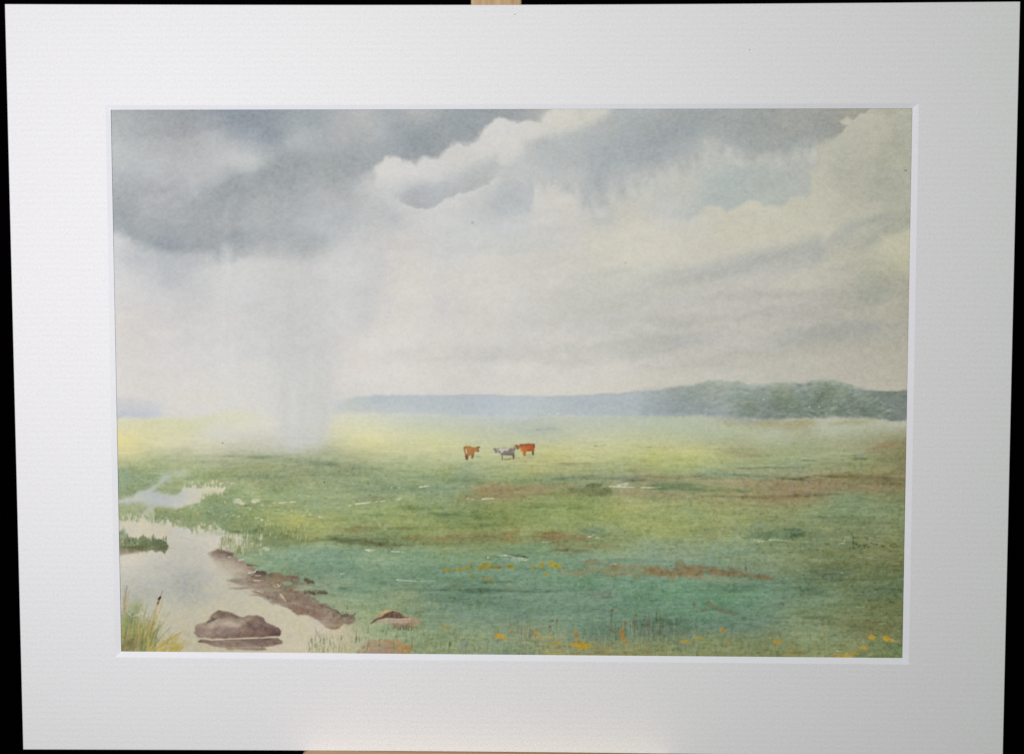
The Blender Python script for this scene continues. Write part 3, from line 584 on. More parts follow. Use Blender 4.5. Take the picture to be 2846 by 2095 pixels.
for k, (x, y, rx, ry, v) in enumerate([(880, 1100, 12, 110, -6), (900, 1150, 7, 90, -6), (845, 1120, 8, 110, -5), (815, 1130, 7, 80, 5), (865, 1050, 6, 90, 5), (790, 1100, 8, 90, -4)]):
    puff(x, y, rx * 1.6, ry, (1, 1, 1.0), v * .5, 1, 6, 1810 + k, 'add')
puff(560, 1105, 70, 20, (217, 214, 196), .5, 0, 12, 1805)
# distant blue hills
wash(T('d', [(20, 850, 7), (120, 832, 8), (300, 838, 9), (430, 900, 16), (440, 985, 12), (390, 1000, 8), (20, 1005, 6)]), T('d', [(100, 870, 206, 205, 206), (300, 900, 205, 205, 207), (200, 960, 196, 199, 206), (380, 970, 198, 202, 212)]), .95, 8, amp=5, seed=81)
wash(T('d', [(1830, 960, 12), (1850, 880, 14), (2000, 840, 8), (2240, 818, 5)]) + T('e', [(200, 822, 4), (800, 812, 3), (1100, 820, 3), (1300, 824, 4), (1600, 826, 4), (1780, 812, 3), (1850, 803, 3), (2000, 800, 4), (2120, 790, 3), (2240, 790, 3)]) + T('f', [(250, 770, 8), (420, 990, 6)]) +
     T('e', [(2200, 985, 4), (1600, 985, 5), (1200, 1010, 8), (900, 1000, 8), (400, 975, 6), (0, 968, 6)]),
     T('d', [(1900, 900, 196, 202, 198), (2200, 870, 184, 195, 197), (1950, 950, 196, 201, 187), (2200, 950, 192, 199, 195)]) + T('e', [(200, 850, 184, 194, 197), (700, 850, 178, 189, 195), (300, 940, 188, 197, 199), (900, 940, 182, 193, 199), (1100, 980, 188, 197, 199), (1500, 850, 178, 189, 192), (1600, 950, 176, 187, 192), (2100, 830, 172, 183, 188), (2150, 950, 170, 182, 185)])+ T('f', [(150, 830, 170, 181, 186), (200, 940, 168, 180, 186), (350, 850, 160, 172, 174)]), .97, 5, amp=4, sx=30, sy=18, seed=82, octs=4, mottle=.06, msx=60, msy=14)
# wooded hill
wood = T('f', [(-40, 800, 20), (200, 770, 9), (350, 742, 6), (440, 735, 4), (520, 708, 4), (620, 698, 4), (720, 712, 4), (800, 708, 5), (880, 738, 4), (1000, 742, 4), (1120, 715, 4), (1200, 712, 4), (1300, 730, 4), (1380, 705, 4), (1500, 690, 4), (1580, 692, 4), (1660, 715, 4), (1740, 745, 4), (1860, 780, 3), (2000, 782, 3), (2100, 785, 3), (2240, 772, 3), (2240, 1032, 4), (2050, 1026, 5), (1850, 1010, 8), (1600, 1000, 8), (1400, 1008, 7), (1200, 1010, 8), (1000, 1030, 8), (850, 1015, 10), (700, 995, 12), (500, 985, 8), (250, 985, 10), (0, 980, 20)])
wash(wood, T('f', [(50, 880, 162, 174, 177), (250, 820, 152, 163, 160), (300, 930, 146, 160, 160), (450, 770, 148, 160, 150), (600, 730, 164, 172, 156), (600, 850, 148, 162, 154), (700, 960, 146, 160, 158), (850, 800, 142, 158, 144), (900, 900, 124, 142, 122), (950, 770, 146, 160, 150), (1000, 950, 126, 140, 132), (1150, 850, 120, 138, 114), (1200, 730, 152, 160, 140), (1200, 960, 112, 132, 112),
                   (1350, 780, 136, 152, 142), (1400, 880, 114, 134, 112), (1500, 720, 140, 154, 130), (1500, 810, 118, 138, 112), (1600, 940, 112, 132, 110), (1650, 760, 138, 152, 130), (1700, 850, 120, 138, 120), (1900, 820, 120, 136, 122), (1950, 930, 112, 128, 114), (2100, 800, 112, 126, 118), (2120, 950, 116, 128, 118)]), .96, 5, amp=5, sx=16, sy=10, seed=83, octs=3, mottle=.1, msx=26, msy=12)
wr = np.random.default_rng(21)
for i in range(420):    # dabs of foliage on the wooded hill
    px = wr.uniform(30, 2180); top_w = np.interp(px, [30, 440, 620, 880, 1200, 1540, 1860, 2180], [800, 745, 715, 750, 735, 705, 790, 785]); py = wr.uniform(top_w, 1000)
    k = (px - 150) / 2030
    up = (1000 - py) / (1000 - top_w)
    dk = wr.random() < .42 + .2 * (px - 150) / 2030
    c = np.array((138, 152, 146)) + (np.array((96, 118, 96)) - np.array((138, 152, 146))) * np.clip((px - 100) / 900, 0, 1) if dk else np.array((160, 173, 170)) - np.array((10, 8, 6)) * (px < 500)
    if not dk and wr.random() < .2: c = np.array((150, 152, 122))
    dab(*T('f', [(px, py)])[0], wr.uniform(4, 15), wr.uniform(1.6, 4.5), c + wr.uniform(-10, 10, 3), wr.uniform(.14, .45) * np.clip(.5 + .6 * k, .42, 1.1), wr.uniform(-30, 20), 900 + i, .5)
for i in range(40):
    px = wr.uniform(420, 1900); dab(*T('f', [(px, np.interp(px, [420, 620, 880, 1200, 1540, 1900], [742, 706, 748, 722, 700, 786]) + wr.uniform(-4, 8))])[0], wr.uniform(6, 16), wr.uniform(2.5, 6), (162, 174, 160), wr.uniform(.25, .5), wr.uniform(-20, 20), 1500 + i, .5)
for px, py, c in [(1010, 855, (196, 202, 196)), (1385, 918, (206, 208, 198)), (1465, 918, (188, 198, 188)), (540, 935, (186, 178, 172)), (1990, 1015, (176, 190, 184)), (1430, 1003, (190, 200, 194)), (930, 1022, (196, 202, 200))]:
    dab(*T('f', [(px, py)])[0], 3, 2, c, .65, 0, 31)
wash(T('f', [(640, 1000, 14), (850, 1000, 8), (980, 1040, 6), (900, 1050, 10), (700, 1030, 16)]), (146, 154, 142), .6, 8, amp=6, seed=84)
for px, py, rx in [(1050, 1040, 30), (1350, 1040, 26), (1280, 1060, 40), (1650, 1050, 30), (1800, 1040, 40), (720, 1050, 18)]:
    puff(*T('f', [(px, py)])[0], rx, 7, (160, 156, 104), .55, -4, 6, int(px))
# dragged dry-brush variation over the whole meadow
s = box(DX0, 1120, DX1, DY1); X, Y = GX[s], GY[s]
g = sm((Y - 1150) / 160)
st = fbm(X, Y + 6 * fbm(X, Y, 160, 60, 2, 6), 190, 13, 4, 61); st2 = fbm(X, Y, 60, 7, 3, 62); bl = fbm(X, Y, 120, 50, 3, 63); st3 = fbm(X, Y, 26, 3.6, 2, 64); st4 = fbm(X, Y, 90, 26, 3, 65)
for ch, (k1, k2, k3) in enumerate([(8, 6, 6), (7, 6, 4), (6, 5, 5)]):
    IMG[s][..., ch] += g * (k1 * st + k2 * st2 + k3 * bl + 9 * st3 + 5 * st4)
def streak(t, px, py, rx, ry, c, al, an=0, sd=1):
    x, y = T(t, [(px, py)])[0]
    R = box(x - rx * 2, y - ry * 2.4 - 8, x + rx * 2, y + ry * 2.4 + 8)
    if R is None: return
    X, Y = GX[R], GY[R]
    c_, q_ = np.cos(np.radians(an)), np.sin(np.radians(an)); dx, dy = X - x, Y - y
    u = (c_ * dx + q_ * dy) / rx; v = (-q_ * dx + c_ * dy) / ry + .5 * fbm(X, Y, rx * .5, ry * 2, 2, sd)
    mk = np.exp(-(u ** 4) - v * v) * np.clip(.75 + 1.1 * fbm(X, Y, 34, 5, 3, sd + 5), 0, 1.25)
    blend(R, np.clip(al * mk, 0, 1), c)
OL, BR, DG, TE, YG = (112, 128, 78), (140, 108, 66), (92, 120, 66), (84, 132, 106), (176, 180, 96)
for i, a in enumerate([
    ('d', 1300, 1330, 60, 5, OL, .35), ('d', 1750, 1380, 110, 7, (128, 146, 104), .5, 4), ('d', 1300, 1490, 70, 5, (122, 140, 96), .5), ('d', 1250, 1400, 60, 9, (158, 158, 112), .5), ('d', 1100, 1320, 90, 4, (140, 152, 116), .4), ('d', 300, 1490, 70, 12, (134, 158, 112), .5), ('d', 2050, 1560, 90, 5, (128, 150, 104), .5, -3), ('d', 2050, 1420, 110, 6, (136, 152, 108), .4), ('d', 1600, 1450, 120, 6, (140, 156, 108), .5, 2), ('d', 1800, 1620, 130, 6, (140, 156, 104), .4),
    ('e', 1400, 1100, 34, 3, (146, 160, 146), .6), ('e', 1250, 1240, 60, 4, (186, 184, 118), .4), ('e', 1250, 1530, 55, 7, (118, 146, 84), .6), ('e', 600, 1490, 80, 9, (128, 154, 110), .5), ('e', 1700, 1490, 80, 6, (124, 142, 104), .6), ('e', 2050, 1500, 60, 6, (128, 144, 112), .6), ('e', 1900, 1450, 60, 5, (150, 158, 110), .5), ('e', 1150, 1600, 110, 7, (152, 134, 88), .6), ('e', 950, 1600, 60, 6, (158, 142, 98), .5), ('e', 1500, 1570, 90, 5, (146, 142, 96), .5), ('e', 1250, 1630, 90, 5, (150, 136, 90), .5), ('e', 1500, 1400, 120, 3, (164, 166, 106), .5), ('e', 1650, 1380, 70, 2.2, (140, 136, 90), .6),
    ('f', 100, 1245, 40, 2, (130, 142, 100), .6), ('f', 800, 1290, 50, 12, (154, 156, 102), .5), ('f', 750, 1260, 60, 2, (142, 146, 92), .6), ('f', 1350, 1355, 40, 1.6, (118, 128, 96), .8), ('f', 900, 1420, 40, 2, (128, 140, 104), .7), ('f', 1120, 1412, 50, 2, (112, 126, 96), .8), ('f', 1280, 1412, 36, 4, (128, 138, 110), .6), ('f', 1850, 1300, 50, 2.6, (110, 116, 70), .7, -6), ('f', 1800, 1340, 24, 5, (104, 130, 88), .7), ('f', 2020, 1240, 60, 8, (156, 132, 88), .6, -8), ('f', 1900, 1262, 26, 3, (150, 124, 92), .5, -14), ('f', 2050, 1330, 60, 9, (128, 120, 72), .5), ('f', 1700, 1390, 100, 4, (136, 142, 92), .5), ('f', 1400, 1440, 160, 3, (146, 156, 108), .5),
    ('f', 900, 1480, 90, 5, (112, 140, 106), .7, 2), ('f', 620, 1470, 60, 4, (128, 148, 112), .6), ('f', 1250, 1505, 50, 3.5, (104, 112, 66), .8, 4), ('f', 1500, 1490, 90, 4, (116, 116, 72), .7, -2), ('f', 1950, 1500, 110, 5, (116, 102, 62), .75, 2), ('f', 2060, 1540, 30, 8, (108, 98, 58), .6, 20), ('f', 500, 1500, 130, 4, (136, 138, 90), .6), ('f', 200, 1490, 90, 3, (130, 124, 82), .6), ('f', 350, 1590, 110, 9, (108, 132, 80), .75), ('f', 750, 1600, 60, 6, (112, 132, 80), .6), ('f', 300, 1555, 60, 7, (112, 128, 78), .5), ('f', 900, 1540, 120, 7, (158, 140, 98), .5), ('f', 1500, 1560, 150, 10, (154, 135, 94), .6), ('f', 1950, 1590, 70, 7, (146, 122, 82), .5),
    ('j', 300, 270, 110, 4, (128, 118, 78), .6, 2), ('j', 750, 265, 120, 4, (124, 104, 70), .65, -3), ('j', 700, 300, 90, 5, (156, 134, 92), .5), ('j', 150, 320, 60, 3, (138, 142, 80), .6), ('j', 450, 345, 70, 3, (134, 134, 84), .6, 3), ('j', 1000, 440, 50, 5, (100, 122, 76), .6, 3), ('j', 1250, 440, 60, 4, (106, 124, 78), .6), ('j', 1250, 480, 110, 4, (108, 124, 80), .4), ('j', 1100, 580, 80, 7, (112, 128, 84), .5), ('j', 800, 670, 130, 5, (112, 130, 86), .5), ('j', 1100, 720, 120, 5, (114, 124, 76), .5), ('j', 1050, 860, 50, 8, (104, 114, 70), .55), ('j', 1080, 920, 44, 10, (92, 112, 76), .7), ('j', 1400, 860, 90, 8, (104, 116, 70), .5), ('j', 950, 1070, 40, 11, (92, 118, 84), .6), ('j', 1550, 1040, 50, 7, (88, 108, 70), .6), ('j', 1450, 1095, 60, 4, (96, 124, 100), .6), ('j', 1480, 1160, 60, 10, (104, 112, 68), .6), ('j', 980, 1280, 40, 6, (94, 114, 74), .65), ('j', 1400, 1350, 90, 8, (108, 112, 66), .6), ('j', 1200, 1330, 70, 5, (112, 122, 76), .5), ('j', 1150, 960, 130, 3, (88, 106, 68), .5), ('j', 250, 1030, 70, 12, (84, 126, 98), .5), ('j', 1250, 1150, 110, 4, (122, 148, 104), .5), ('j', 800, 1170, 50, 6, (118, 152, 112), .5), ('j', 1000, 800, 90, 6, (138, 152, 100), .5),
    ('h', 150, 30, 50, 6, (112, 132, 100), .6, 4), ('h', 450, 70, 60, 5, (120, 138, 102), .6), ('h', 250, 115, 110, 5, (124, 142, 100), .5), ('h', 600, 250, 60, 6, (118, 142, 108), .5), ('h', 850, 230, 60, 6, (110, 138, 100), .6), ('h', 540, 320, 40, 7, (142, 136, 108), .4), ('h', 1300, 165, 60, 6, (114, 142, 96), .6), ('h', 1580, 250, 50, 12, (152, 122, 78), .6), ('h', 1500, 300, 110, 6, (150, 132, 86), .5), ('h', 900, 400, 50, 6, (112, 136, 74), .6), ('h', 1200, 445, 70, 6, (104, 132, 74), .6), ('h', 1400, 470, 70, 7, (100, 130, 70), .6), ('h', 560, 450, 50, 4, (116, 140, 76), .5), ('h', 200, 490, 70, 6, (140, 142, 76), .5), ('h', 380, 570, 60, 6, (142, 132, 80), .6), ('h', 800, 565, 40, 4, (120, 124, 74), .6), ('h', 500, 555, 40, 3, (134, 122, 76), .6), ('h', 1100, 560, 160, 5, (120, 142, 76), .5), ('h', 1500, 530, 90, 6, (110, 132, 66), .6),
    ('h', 330, 655, 55, 9, (92, 104, 62), .8), ('h', 450, 670, 70, 8, (98, 108, 64), .75), ('h', 600, 690, 50, 8, (108, 106, 66), .75), ('h', 120, 660, 50, 5, (128, 128, 76), .6), ('h', 20, 660, 30, 6, (112, 112, 60), .7), ('h', 740, 700, 50, 4, (116, 112, 68), .6), ('h', 890, 640, 30, 6, (140, 118, 62), .6), ('h', 1100, 660, 80, 6, (146, 128, 78), .5), ('h', 1300, 640, 60, 7, (136, 120, 68), .55), ('h', 1550, 640, 60, 9, (134, 116, 64), .55), ('h', 1200, 690, 120, 5, (122, 130, 76), .5), ('h', 1550, 740, 60, 5, (122, 128, 78), .5),
    ('h', 300, 890, 60, 20, (110, 150, 120), .5), ('h', 700, 980, 120, 12, (108, 148, 108), .5), ('h', 1000, 970, 60, 8, (96, 138, 100), .5), ('h', 330, 1070, 20, 7, (92, 132, 96), .7), ('h', 1050, 1068, 18, 4, (74, 104, 78), .85), ('h', 1160, 1075, 16, 3, (62, 90, 66), .9), ('h', 1250, 1040, 30, 7, (92, 120, 92), .6, -20), ('h', 1450, 1080, 70, 7, (78, 116, 88), .7), ('h', 1550, 1080, 50, 3, (66, 96, 70), .8), ('h', 1200, 1160, 40, 5, (92, 130, 116), .7), ('h', 1350, 1150, 60, 6, (86, 126, 104), .6), ('h', 1560, 1010, 50, 3, (80, 120, 84), .6),
    ('i', 250, 130, 70, 7, (122, 148, 98), .6), ('i', 470, 125, 26, 4, (108, 136, 98), .7), ('i', 600, 108, 60, 2, (116, 126, 86), .8, -4), ('i', 800, 120, 60, 2, (120, 124, 88), .7), ('i', 990, 115, 16, 5, (120, 140, 108), .7), ('i', 1150, 135, 50, 4, (116, 124, 88), .6), ('i', 1450, 180, 70, 9, (112, 132, 88), .6), ('i', 1540, 97, 44, 3, (138, 120, 92), .7), ('i', 400, 180, 90, 7, (156, 142, 100), .6), ('i', 150, 210, 100, 9, (154, 138, 92), .6), ('i', 450, 250, 120, 5, (140, 134, 78), .5), ('i', 1100, 240, 60, 8, (162, 146, 108), .7), ('i', 1450, 265, 60, 7, (140, 130, 92), .6), ('i', 300, 350, 70, 6, (112, 138, 68), .6), ('i', 550, 370, 70, 5, (114, 140, 74), .5), ('i', 800, 430, 60, 5, (130, 152, 76), .5), ('i', 1150, 440, 60, 7, (136, 158, 96), .5), ('i', 1000, 350, 80, 6, (168, 172, 96), .5), ('i', 1300, 590, 80, 6, (162, 168, 94), .4),
    ('i', 1550, 390, 60, 14, (126, 150, 92), .4), ('i', 750, 555, 40, 7, (108, 136, 98), .7), ('i', 1100, 600, 40, 4, (118, 136, 80), .5), ('i', 100, 640, 70, 3, (148, 118, 70), .6), ('i', 360, 605, 44, 10, (142, 112, 64), .7), ('i', 400, 580, 24, 7, (134, 106, 56), .7), ('i', 620, 620, 40, 8, (146, 112, 70), .65), ('i', 530, 600, 50, 12, (156, 128, 78), .5), ('i', 30, 580, 20, 6, (150, 114, 66), .7), ('i', 460, 660, 30, 12, (132, 122, 78), .6), ('i', 480, 715, 30, 4, (116, 106, 74), .7), ('i', 800, 685, 60, 5, (142, 128, 86), .6), ('i', 650, 720, 26, 5, (122, 122, 82), .6), ('i', 180, 700, 60, 12, (104, 142, 92), .5), ('i', 250, 870, 40, 6, (96, 132, 98), .5),
    ('i', 770, 1080, 40, 5, (116, 116, 84), .55, -10), ('i', 850, 1110, 26, 4, (122, 112, 82), .6), ('i', 650, 1110, 30, 4, (116, 128, 100), .5), ('i', 1400, 1060, 110, 10, (94, 146, 116), .5), ('i', 1100, 1150, 80, 9, (90, 138, 112), .5), ('i', 1420, 1165, 30, 4, (120, 132, 90), .6), ('i', 1260, 1340, 44, 22, (82, 112, 84), .6), ('i', 1450, 1330, 30, 16, (84, 118, 96), .5), ('i', 800, 1390, 50, 16, (84, 128, 116), .5), ('i', 950, 1500, 130, 7, (136, 138, 92), .5), ('i', 150, 1060, 110, 3, (92, 128, 92), .6)]):
    t, px, py, rx, ry, c, al = a[:7]
    c = np.array(c) * (.94 if sum(c) < 330 else 1); al = min(.92, al * 1.2)
    streak(t, px, py, rx, ry, c, al, a[7] if len(a) > 7 else 0, 3000 + 7 * i)
s = box(DX0, 1120, DX1, DY1); X, Y = GX[s], GY[s]
g = sm((Y - 1180) / 200)
ex = np.clip(IMG[s][..., 2] - IMG[s][..., 0], 0, 60) * g       # cool greens a little less blue
IMG[s][..., 2] -= .62 * ex; IMG[s][..., 0] += .10 * ex
lm = IMG[s].mean(-1, keepdims=True)
IMG[s] = lm + (IMG[s] - lm) * (1 + .07 * g[..., None])
IMG[s] *= (1 - .01 * g)[..., None]
# rust coloured sedge bands
RU = (136, 110, 64)
for k, (pts, c, al) in enumerate([
    ([(440, 905), (520, 868), (760, 865), (860, 850), (1000, 840), (1080, 830), (1240, 832), (1330, 860), (1440, 880), (1660, 840), (1660, 950), (1350, 955), (1260, 930), (1180, 915), (1000, 935), (780, 945), (900, 915), (760, 905), (560, 935)], (148, 128, 84), .58),
    ([(1160, 905), (1210, 835), (1270, 860), (1420, 880), (1420, 810), (1480, 800), (1560, 850), (1660, 850), (1660, 925), (1300, 935)], RU, .65),
    ([(650, 825), (720, 790), (780, 790), (850, 820), (760, 832)], (140, 122, 78), .65), ([(830, 825), (920, 845), (1000, 850), (940, 870), (850, 850)], (136, 116, 68), .6),
    ([(1060, 935), (1200, 915), (1250, 925), (1100, 945)], (138, 110, 70), .5), ([(780, 945), (900, 918), (1060, 905), (960, 935)], (142, 118, 76), .5)]):
    wash(T('i', pts), c, al, 5, amp=8, sx=24, sy=10, seed=700 + k, mottle=.35, msx=22, msy=8)
wash(T('j', [(-20, 845), (80, 855), (200, 880), (300, 870), (360, 895), (480, 915), (610, 935), (580, 958), (400, 955), (300, 935), (150, 935), (-20, 905)]), (126, 103, 64), .66, 5, amp=7, sx=22, sy=10, seed=720, mottle=.35, msx=20, msy=8)
wash(T('j', [(-20, 935), (120, 930), (400, 960), (330, 985), (40, 985), (-20, 960)]), (148, 146, 98), .5, 7, amp=5, seed=721)
puff(*T('j', [(140, 905)])[0], 20, 6, (152, 112, 78), .6, 5)
for px, py, an in [(40, 1190, -50), (85, 1170, 40), (130, 1200, 25)]:
    streak('j', px, py, 22, 6, (108, 104, 78), .55, an, px)
wash(T('j', [(110, 1200), (150, 1195), (300, 1230), (320, 1250), (200, 1250)]), (110, 112, 84), .7, 4, amp=4, seed=722)
# dark bush clumps
wash(T('i', [(520, 200), (600, 195), (800, 190), (905, 195), (905, 240), (820, 265), (700, 262), (640, 240), (540, 245)]), (114, 122, 70), .8, 4, amp=4, sx=20, sy=8, seed=731, mottle=.2)
wash(T('i', [(680, 185), (690, 170), (740, 158), (820, 160), (822, 180), (760, 195), (700, 195)]), (104, 112, 70), .85, 2.5, amp=3, sx=14, sy=8, seed=732, mottle=.25)
wash(T('j', [(330, 605), (450, 580), (620, 540), (760, 525), (830, 545), (885, 570), (870, 600), (780, 610), (740, 630), (640, 615), (480, 615), (360, 620)]), (96, 126, 80), .75, 4, amp=6, sx=22, sy=10, seed=733, mottle=.3)
wash(T('j', [(730, 610), (740, 580), (800, 575), (870, 570), (860, 600), (780, 612), (760, 632)]), (76, 104, 66), .7, 3, amp=4, sx=14, sy=8, seed=734)
puff(*T('j', [(480, 520)])[0], 46, 12, (112, 138, 92), .5, -6, 8, 735)
for x0, y0, x1, y1 in [(740, 600, 850, 570), (690, 540, 760, 545), (800, 545, 830, 555)]:
    stroke(T('j', [(x0, y0), (x1, y1)]), 1.4, (66, 84, 54), .6, 1)

# ---------------------------------------------------------------- stream
W0 = [(-20, 830, 196, 200, 190)]
wcol = T('g', [(70, 320, 191, 197, 187), (500, 110, 185, 194, 167), (400, 170, 184, 192, 169), (250, 280, 187, 193, 179), (500, 330, 195, 197, 187), (650, 250, 203, 201, 179), (850, 230, 211, 205, 171), (900, 210, 212, 206, 173), (330, 380, 191, 195, 191), (250, 450, 210, 204, 177), (120, 490, 209, 201, 173), (400, 530, 203, 196, 171), (150, 560, 207, 199, 173), (600, 620, 201, 197, 179), (850, 640, 209, 202, 181), (950, 600, 211, 205, 183), (600, 740, 195, 191, 173), (800, 720, 203, 196, 176), (150, 800, 209, 202, 183), (600, 850, 193, 190, 174),
                  (400, 900, 197, 193, 177), (200, 900, 203, 197, 179), (900, 950, 199, 191, 169), (620, 1040, 173, 173, 161), (450, 1020, 183, 183, 169), (250, 1100, 183, 183, 167), (800, 1050, 189, 185, 165), (700, 1140, 183, 181, 161), (500, 1180, 189, 185, 163), (1000, 1150, 195, 188, 161), (900, 1220, 199, 190, 159), (1300, 1230, 201, 191, 159), (600, 1320, 195, 187, 156), (500, 1420, 195, 186, 154), (600, 1540, 193, 183, 151), (1500, 1320, 201, 191, 159), (1550, 1500, 203, 191, 159), (1620, 1400, 203, 191, 157), (700, 1580, 189, 179, 145), (300, 1300, 189, 185, 157)]) + T('h', [(50, 1400, 203, 191, 163), (200, 1500, 201, 189, 155), (350, 1560, 185, 177, 137)])
# lower river
wash(T('g', [(-40, 510, 3), (70, 495, 3), (120, 500, 3), (140, 480, 3), (160, 490, 3), (200, 490, 3), (215, 465, 3), (250, 480, 3), (280, 490, 3), (330, 480, 4), (370, 515, 2.5), (420, 510, 2.5), (470, 515, 2.5), (510, 540, 2.5), (560, 540, 2.5), (600, 545, 2.5), (640, 545, 2.5), (665, 590, 2.5), (700, 560, 2.5), (740, 540, 3), (780, 585, 2.5), (840, 580, 4), (900, 580, 5), (960, 590, 4), (1000, 600, 3), (1090, 610, 3), (1080, 690, 3), (1060, 740, 3), (1010, 760, 4), (880, 740, 5), (870, 800, 8), (1000, 850, 8), (1030, 950, 10), (1000, 1000, 8), (1100, 1030, 6), (1200, 1070, 5), (1330, 1110, 5), (1440, 1150, 5), (1620, 1200, 5)]) +
     T('h', [(100, 1230, 5), (250, 1330, 6), (330, 1380, 16), (420, 1420, 24), (420, 1700, 20)]) + T('g', [(-40, 1760, 5)]), wcol, 1.0, 4, amp=3, sx=14, sy=10, seed=801)
# upper pools
wash(T('g', [(-40, 345, 10), (80, 320, 9), (170, 300, 7), (200, 270, 7), (330, 220, 8), (400, 170, 8), (430, 112, 13), (520, 95, 14), (600, 86, 18), (640, 115, 18), (520, 128, 15), (470, 172, 14), (400, 206, 13), (360, 255, 7), (430, 268, 8), (530, 290, 7), (580, 250, 4), (600, 215, 3), (640, 205, 2), (700, 200, 2), (730, 212, 2), (760, 200, 2), (790, 205, 2), (815, 195, 2), (830, 172, 2), (850, 195, 2), (890, 210, 2), (905, 185, 2.5), (1020, 180, 2.5), (1000, 192, 2.5), (985, 205, 2), (980, 240, 2), (950, 225, 2.5), (935, 262, 2), (930, 290, 2), (880, 280, 3), (790, 305, 3), (745, 330, 3), (740, 350, 3), (640, 370, 5), (570, 395, 5), (540, 405, 6), (460, 390, 5), (370, 380, 5), (345, 415, 5), (290, 400, 6), (270, 350, 9), (150, 355, 10), (-40, 360, 10)]), wcol, .97, 5, amp=3, sx=12, sy=10, seed=802)
wash(T('g', [(265, 420), (290, 395), (350, 410), (360, 430), (370, 480), (320, 495), (270, 485), (240, 470)]), (206, 201, 176), .9, 4, amp=3, seed=803)
puff(*T('g', [(330, 350)])[0], 60, 18, (184, 190, 188), .5, -10, 8, 804)
puff(*T('g', [(480, 330)])[0], 46, 16, (186, 191, 188), .4, 0, 8, 805)
puff(*T('g', [(960, 183)])[0], 20, 5, (206, 180, 150), .6, 0, 3, 806)
puff(*T('g', [(870, 270)])[0], 20, 6, (176, 184, 130), .5, 0, 3, 807)
for i, (px, py, rx, ry) in enumerate([(650, 1040, 46, 26), (600, 1050, 20, 12), (250, 1100, 60, 30), (760, 1130, 60, 18), (420, 880, 60, 18), (700, 960, 60, 24)]):
    puff(*T('g', [(px, py)])[0], rx, ry, (170, 172, 163), .28, -8, 14, 810 + i)
# grassy island with reflections
wash(T('g', [(-40, 600, 5), (70, 590, 5), (100, 560, 4), (130, 620, 3), (175, 640, 3), (190, 640, 2), (220, 660, 2), (240, 640, 2), (265, 612, 2.5), (300, 640, 2), (325, 660, 1.5), (335, 630, 1.5), (350, 602, 1.5), (360, 640, 1.5), (380, 655, 2), (440, 660, 3), (478, 705, 3), (465, 745, 3), (450, 775, 2), (430, 765, 2), (410, 745, 2), (370, 762, 2), (340, 745, 2), (300, 768, 2), (270, 760, 2.5), (200, 765, 3), (120, 775, 5), (-40, 795, 6)]),
     T('g', [(80, 600, 138, 156, 118), (150, 660, 132, 148, 104), (270, 640, 126, 142, 100), (350, 640, 120, 136, 98), (200, 690, 112, 126, 78), (90, 730, 138, 136, 100), (260, 730, 100, 112, 66), (350, 700, 104, 116, 74), (430, 700, 96, 106, 68), (450, 740, 108, 112, 72), (300, 760, 134, 142, 90), (120, 770, 150, 138, 108)]), .95, 3, amp=4, sx=12, sy=10, seed=820, mottle=.12, msx=14, msy=10)
for i in range(46):
    px = wr.uniform(70, 470); py = wr.uniform(640, 730)
    stroke(T('g', [(px, py + 20), (px + wr.uniform(-6, 10), py - wr.uniform(0, 30))]), wr.uniform(.8, 2), (96, 112, 66) if wr.random() < .6 else (150, 164, 118), wr.uniform(.2, .5), 1, (1, .3))
for i, (px, py) in enumerate([(150, 655), (215, 690), (190, 700), (90, 675), (330, 660)]):
    dab(*T('g', [(px, py)])[0], 2.2, 3, (196, 198, 168), .6, 0, 830 + i)
streak('g', 250, 725, 70, 4, (84, 94, 58), .6, 0, 835)
streak('g', 120, 765, 50, 4, (158, 138, 112), .5, -2, 836)
# reed bank between the pools, with hanging reflections
for i in range(150):
    px = wr.uniform(360, 960); base = np.interp(px, [360, 500, 650, 760, 860, 960], [505, 520, 560, 560, 560, 580])
    py = base + wr.uniform(-14, 8); hh = wr.uniform(10, 46)
    c = np.array((142, 160, 100)) + wr.uniform(-18, 12, 3)
    stroke(T('g', [(px, py - hh), (px + wr.uniform(-5, 5), py)]), wr.uniform(1.5, 4), c, wr.uniform(.25, .6), 1.5, (1, .5))
for px, y1 in [(415, 520), (390, 515), (460, 512), (515, 545), (560, 540), (600, 545), (650, 560), (672, 600), (715, 600), (700, 570), (760, 560), (785, 588), (835, 585), (805, 570), (545, 530)]:
    stroke(T('g', [(px - 5, y1 - 64), (px, y1 + 6)]), 5.2, (146, 160, 106), .85, 1.8, (1.3, .3))
    stroke(T('g', [(px + 16, y1 - 34), (px + 18, y1 + 6)]), 3.0, (206, 202, 172), .7, 1.8, (.3, 1.2))
for px, py, r in [(430, 500, 3), (500, 520, 3), (745, 525, 3), (860, 525, 4), (720, 435, 2.5), (820, 310, 1.8), (885, 312, 2.4), (948, 345, 3), (690, 560, 3)]:
    dab(*T('g', [(px, py)])[0], r, r * 1.3, (206, 202, 160), .75, 0, int(px))
